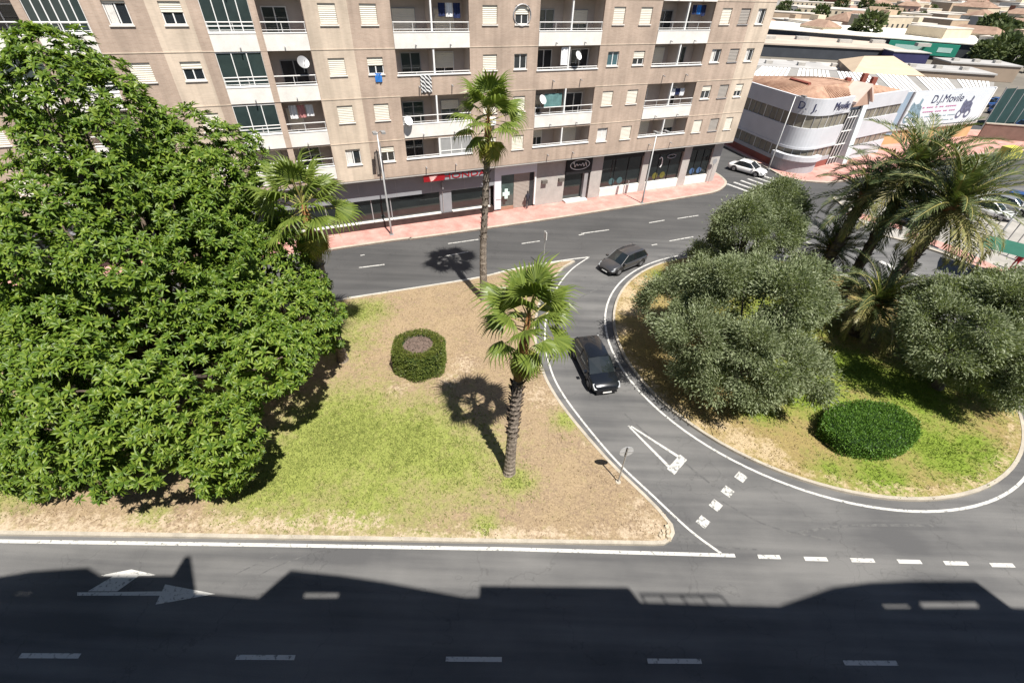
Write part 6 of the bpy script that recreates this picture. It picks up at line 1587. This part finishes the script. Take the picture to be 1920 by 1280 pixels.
# tall green net fence of the sports court beyond the warehouse
NT = thing('court_fence', 'tall dark green net fence of the sports court beyond the warehouse', 'fence')
a_, e_ = np.array((80., 87.)), np.array((118., 102.))
M_NET = mat('green_net', (.02, .05, .05), .8, .2, .5)
for k in range(14):
    p, q_ = a_+(e_-a_)*k/14, a_+(e_-a_)*(k+1)/14; MB().tube([(*p, 0), (*p, 6)], .09, 5).build('post', M_POST, NT); pn = MB(); dd = (q_-p)*.03; pn.prism([tuple(p+dd), tuple(q_-dd), tuple(q_-dd+np.array([-.02, .05])), tuple(p+dd+np.array([-.02, .05]))], .2, 5.6 if k % 2 else 5.8); pn.build('net_panel', M_NET, NT)
# yellow van and low walls on the right
yv = G2(1886, 300); t = thing('yellow_van', 'bright yellow box van partly behind the date palm fronds', 'van', (yv[0], yv[1], .01), R2(18))
M_YEL = mat('yellow_paint', (.46, .43, .08), .5, .06, 1)
MB().box(-2.6, 1.2, -1, 1, .5, 2.9).build('cargo_box', M_YEL, t); MB().add([(1.22,-.95,.5),(2.6,-.95,.5),(2.6,.95,.5),(1.22,.95,.5),(1.22,-.9,2.2),(1.9,-.9,2.2),(1.9,.9,2.2),(1.22,.9,2.2),(2.6,-.95,1.2),(2.6,.95,1.2)], [[0,1,8,5,4],[3,7,6,9,2],[1,2,9,8],[8,9,6,5],[4,5,6,7]]).build('cab', M_YEL, t)
MB().add([(2.56,-.8,1.25),(2.56,.8,1.25),(1.96,.75,2.1),(1.96,-.75,2.1)], [[0,1,2,3]]).build('windscreen', M_CARG, t)
for x in (-1.7, 1.8):
    for s in (-1, 1): wheel(t, x, s*1.0, .36, .22, s)
t.scale = (.62,)*3
wl = thing('yard_wall', 'low brown wall beside the warehouse billboard', 'wall'); p, q_ = np.array((72.5, 78.5)), np.array((88., 76.)); dq = np.array([.1, .3])
MB().prism([tuple(p), tuple(q_), tuple(q_+dq), tuple(p+dq)], 0, 2.2).build('wall_body', mat('brown_wall', (.16, .10, .08), .9, .15, 1), wl); MB().prism([tuple(p-dq*.3), tuple(q_-dq*.3), tuple(q_+dq*1.3), tuple(p+dq*1.3)], 2.21, 2.35).build('coping', M_KERB, wl)

# ---------------------------------------------------------------- far trees
M_FARL = leaf_mat('far_leaf', [(.05, .075, .03), (.08, .105, .04), (.11, .13, .06)], .6, .15, .2)
random.seed(9)
FT = []
def far_tree(c, hgt, rad, lab, seed):
    global rng
    r = np.random.default_rng(seed); rng = r
    t = thing('town_tree', lab, 'tree', (c[0], c[1], 0), 0, 'trees of the distant town')
    MB().tube([(0, 0, 0), (0, 0, hgt*.5)], [.3, .15], 6).build('trunk', M_BARK, t)
    n = 420; v = unit(r.normal(size=(n, 3))); b = 1+.2*np.sin(v[:, 0]*5+seed)*np.sin(v[:, 2]*4); P_ = v*np.array([rad, rad, hgt*.34])*b[:, None]*r.uniform(.65, 1.05, (n, 1))+np.array([0, 0, hgt*.64])
    V, F = leaf_cloud(P_, unit(v+r.normal(0, .5, (n, 3))), rad*.5, rad*.32); o = obj('crown', np_mesh('crown', V, F, M_FARL), t); o['kind'] = 'stuff'; return t
proto = [far_tree((0, 0), 6.5, 2.6, 'leafy tree', i) for i in range(3)]
used = set()
def put_tree(c, s, lab):
    i = random.randrange(3)
    if i not in used: used.add(i); o = proto[i]; o.location = (c[0], c[1], 0); o.scale = (s,)*3; o['label'] = lab; return
    copy_tree(proto[i], (c[0], c[1], 0), random.uniform(0, 6.28), lab, 'trees of the distant town', scale=s)
for (px, py, s) in [(1462, 24, 1.3), (1492, 30, 1.1), (1527, 34, 1.2), (1650, 26, 1.6), (1668, 32, 1.6), (1685, 30, 1.3), (1640, 22, 1.4), (1725, 38, 1.3), (1820, 46, 1.2), (1745, 22, 1.4)]:
    put_tree(np.array(G2(px, py, 3)), s*.8, 'dark tree standing between the pale distant sheds')
for k in range(52):
    px, py = random.uniform(1835, 2000), random.uniform(45, 125); c = np.array(G2(px, py, 2)); put_tree(c, random.uniform(.8, 1.3), 'green tree on the slope behind the court fence')
for k in range(90):
    az = R2(random.uniform(18, 47)); dist = random.uniform(240, 950); c = np.array((math.sin(az)*dist, math.cos(az)*dist))
    if free(c, 3, 1): put_tree(c, random.uniform(.9, 1.7), 'small tree among the distant houses')
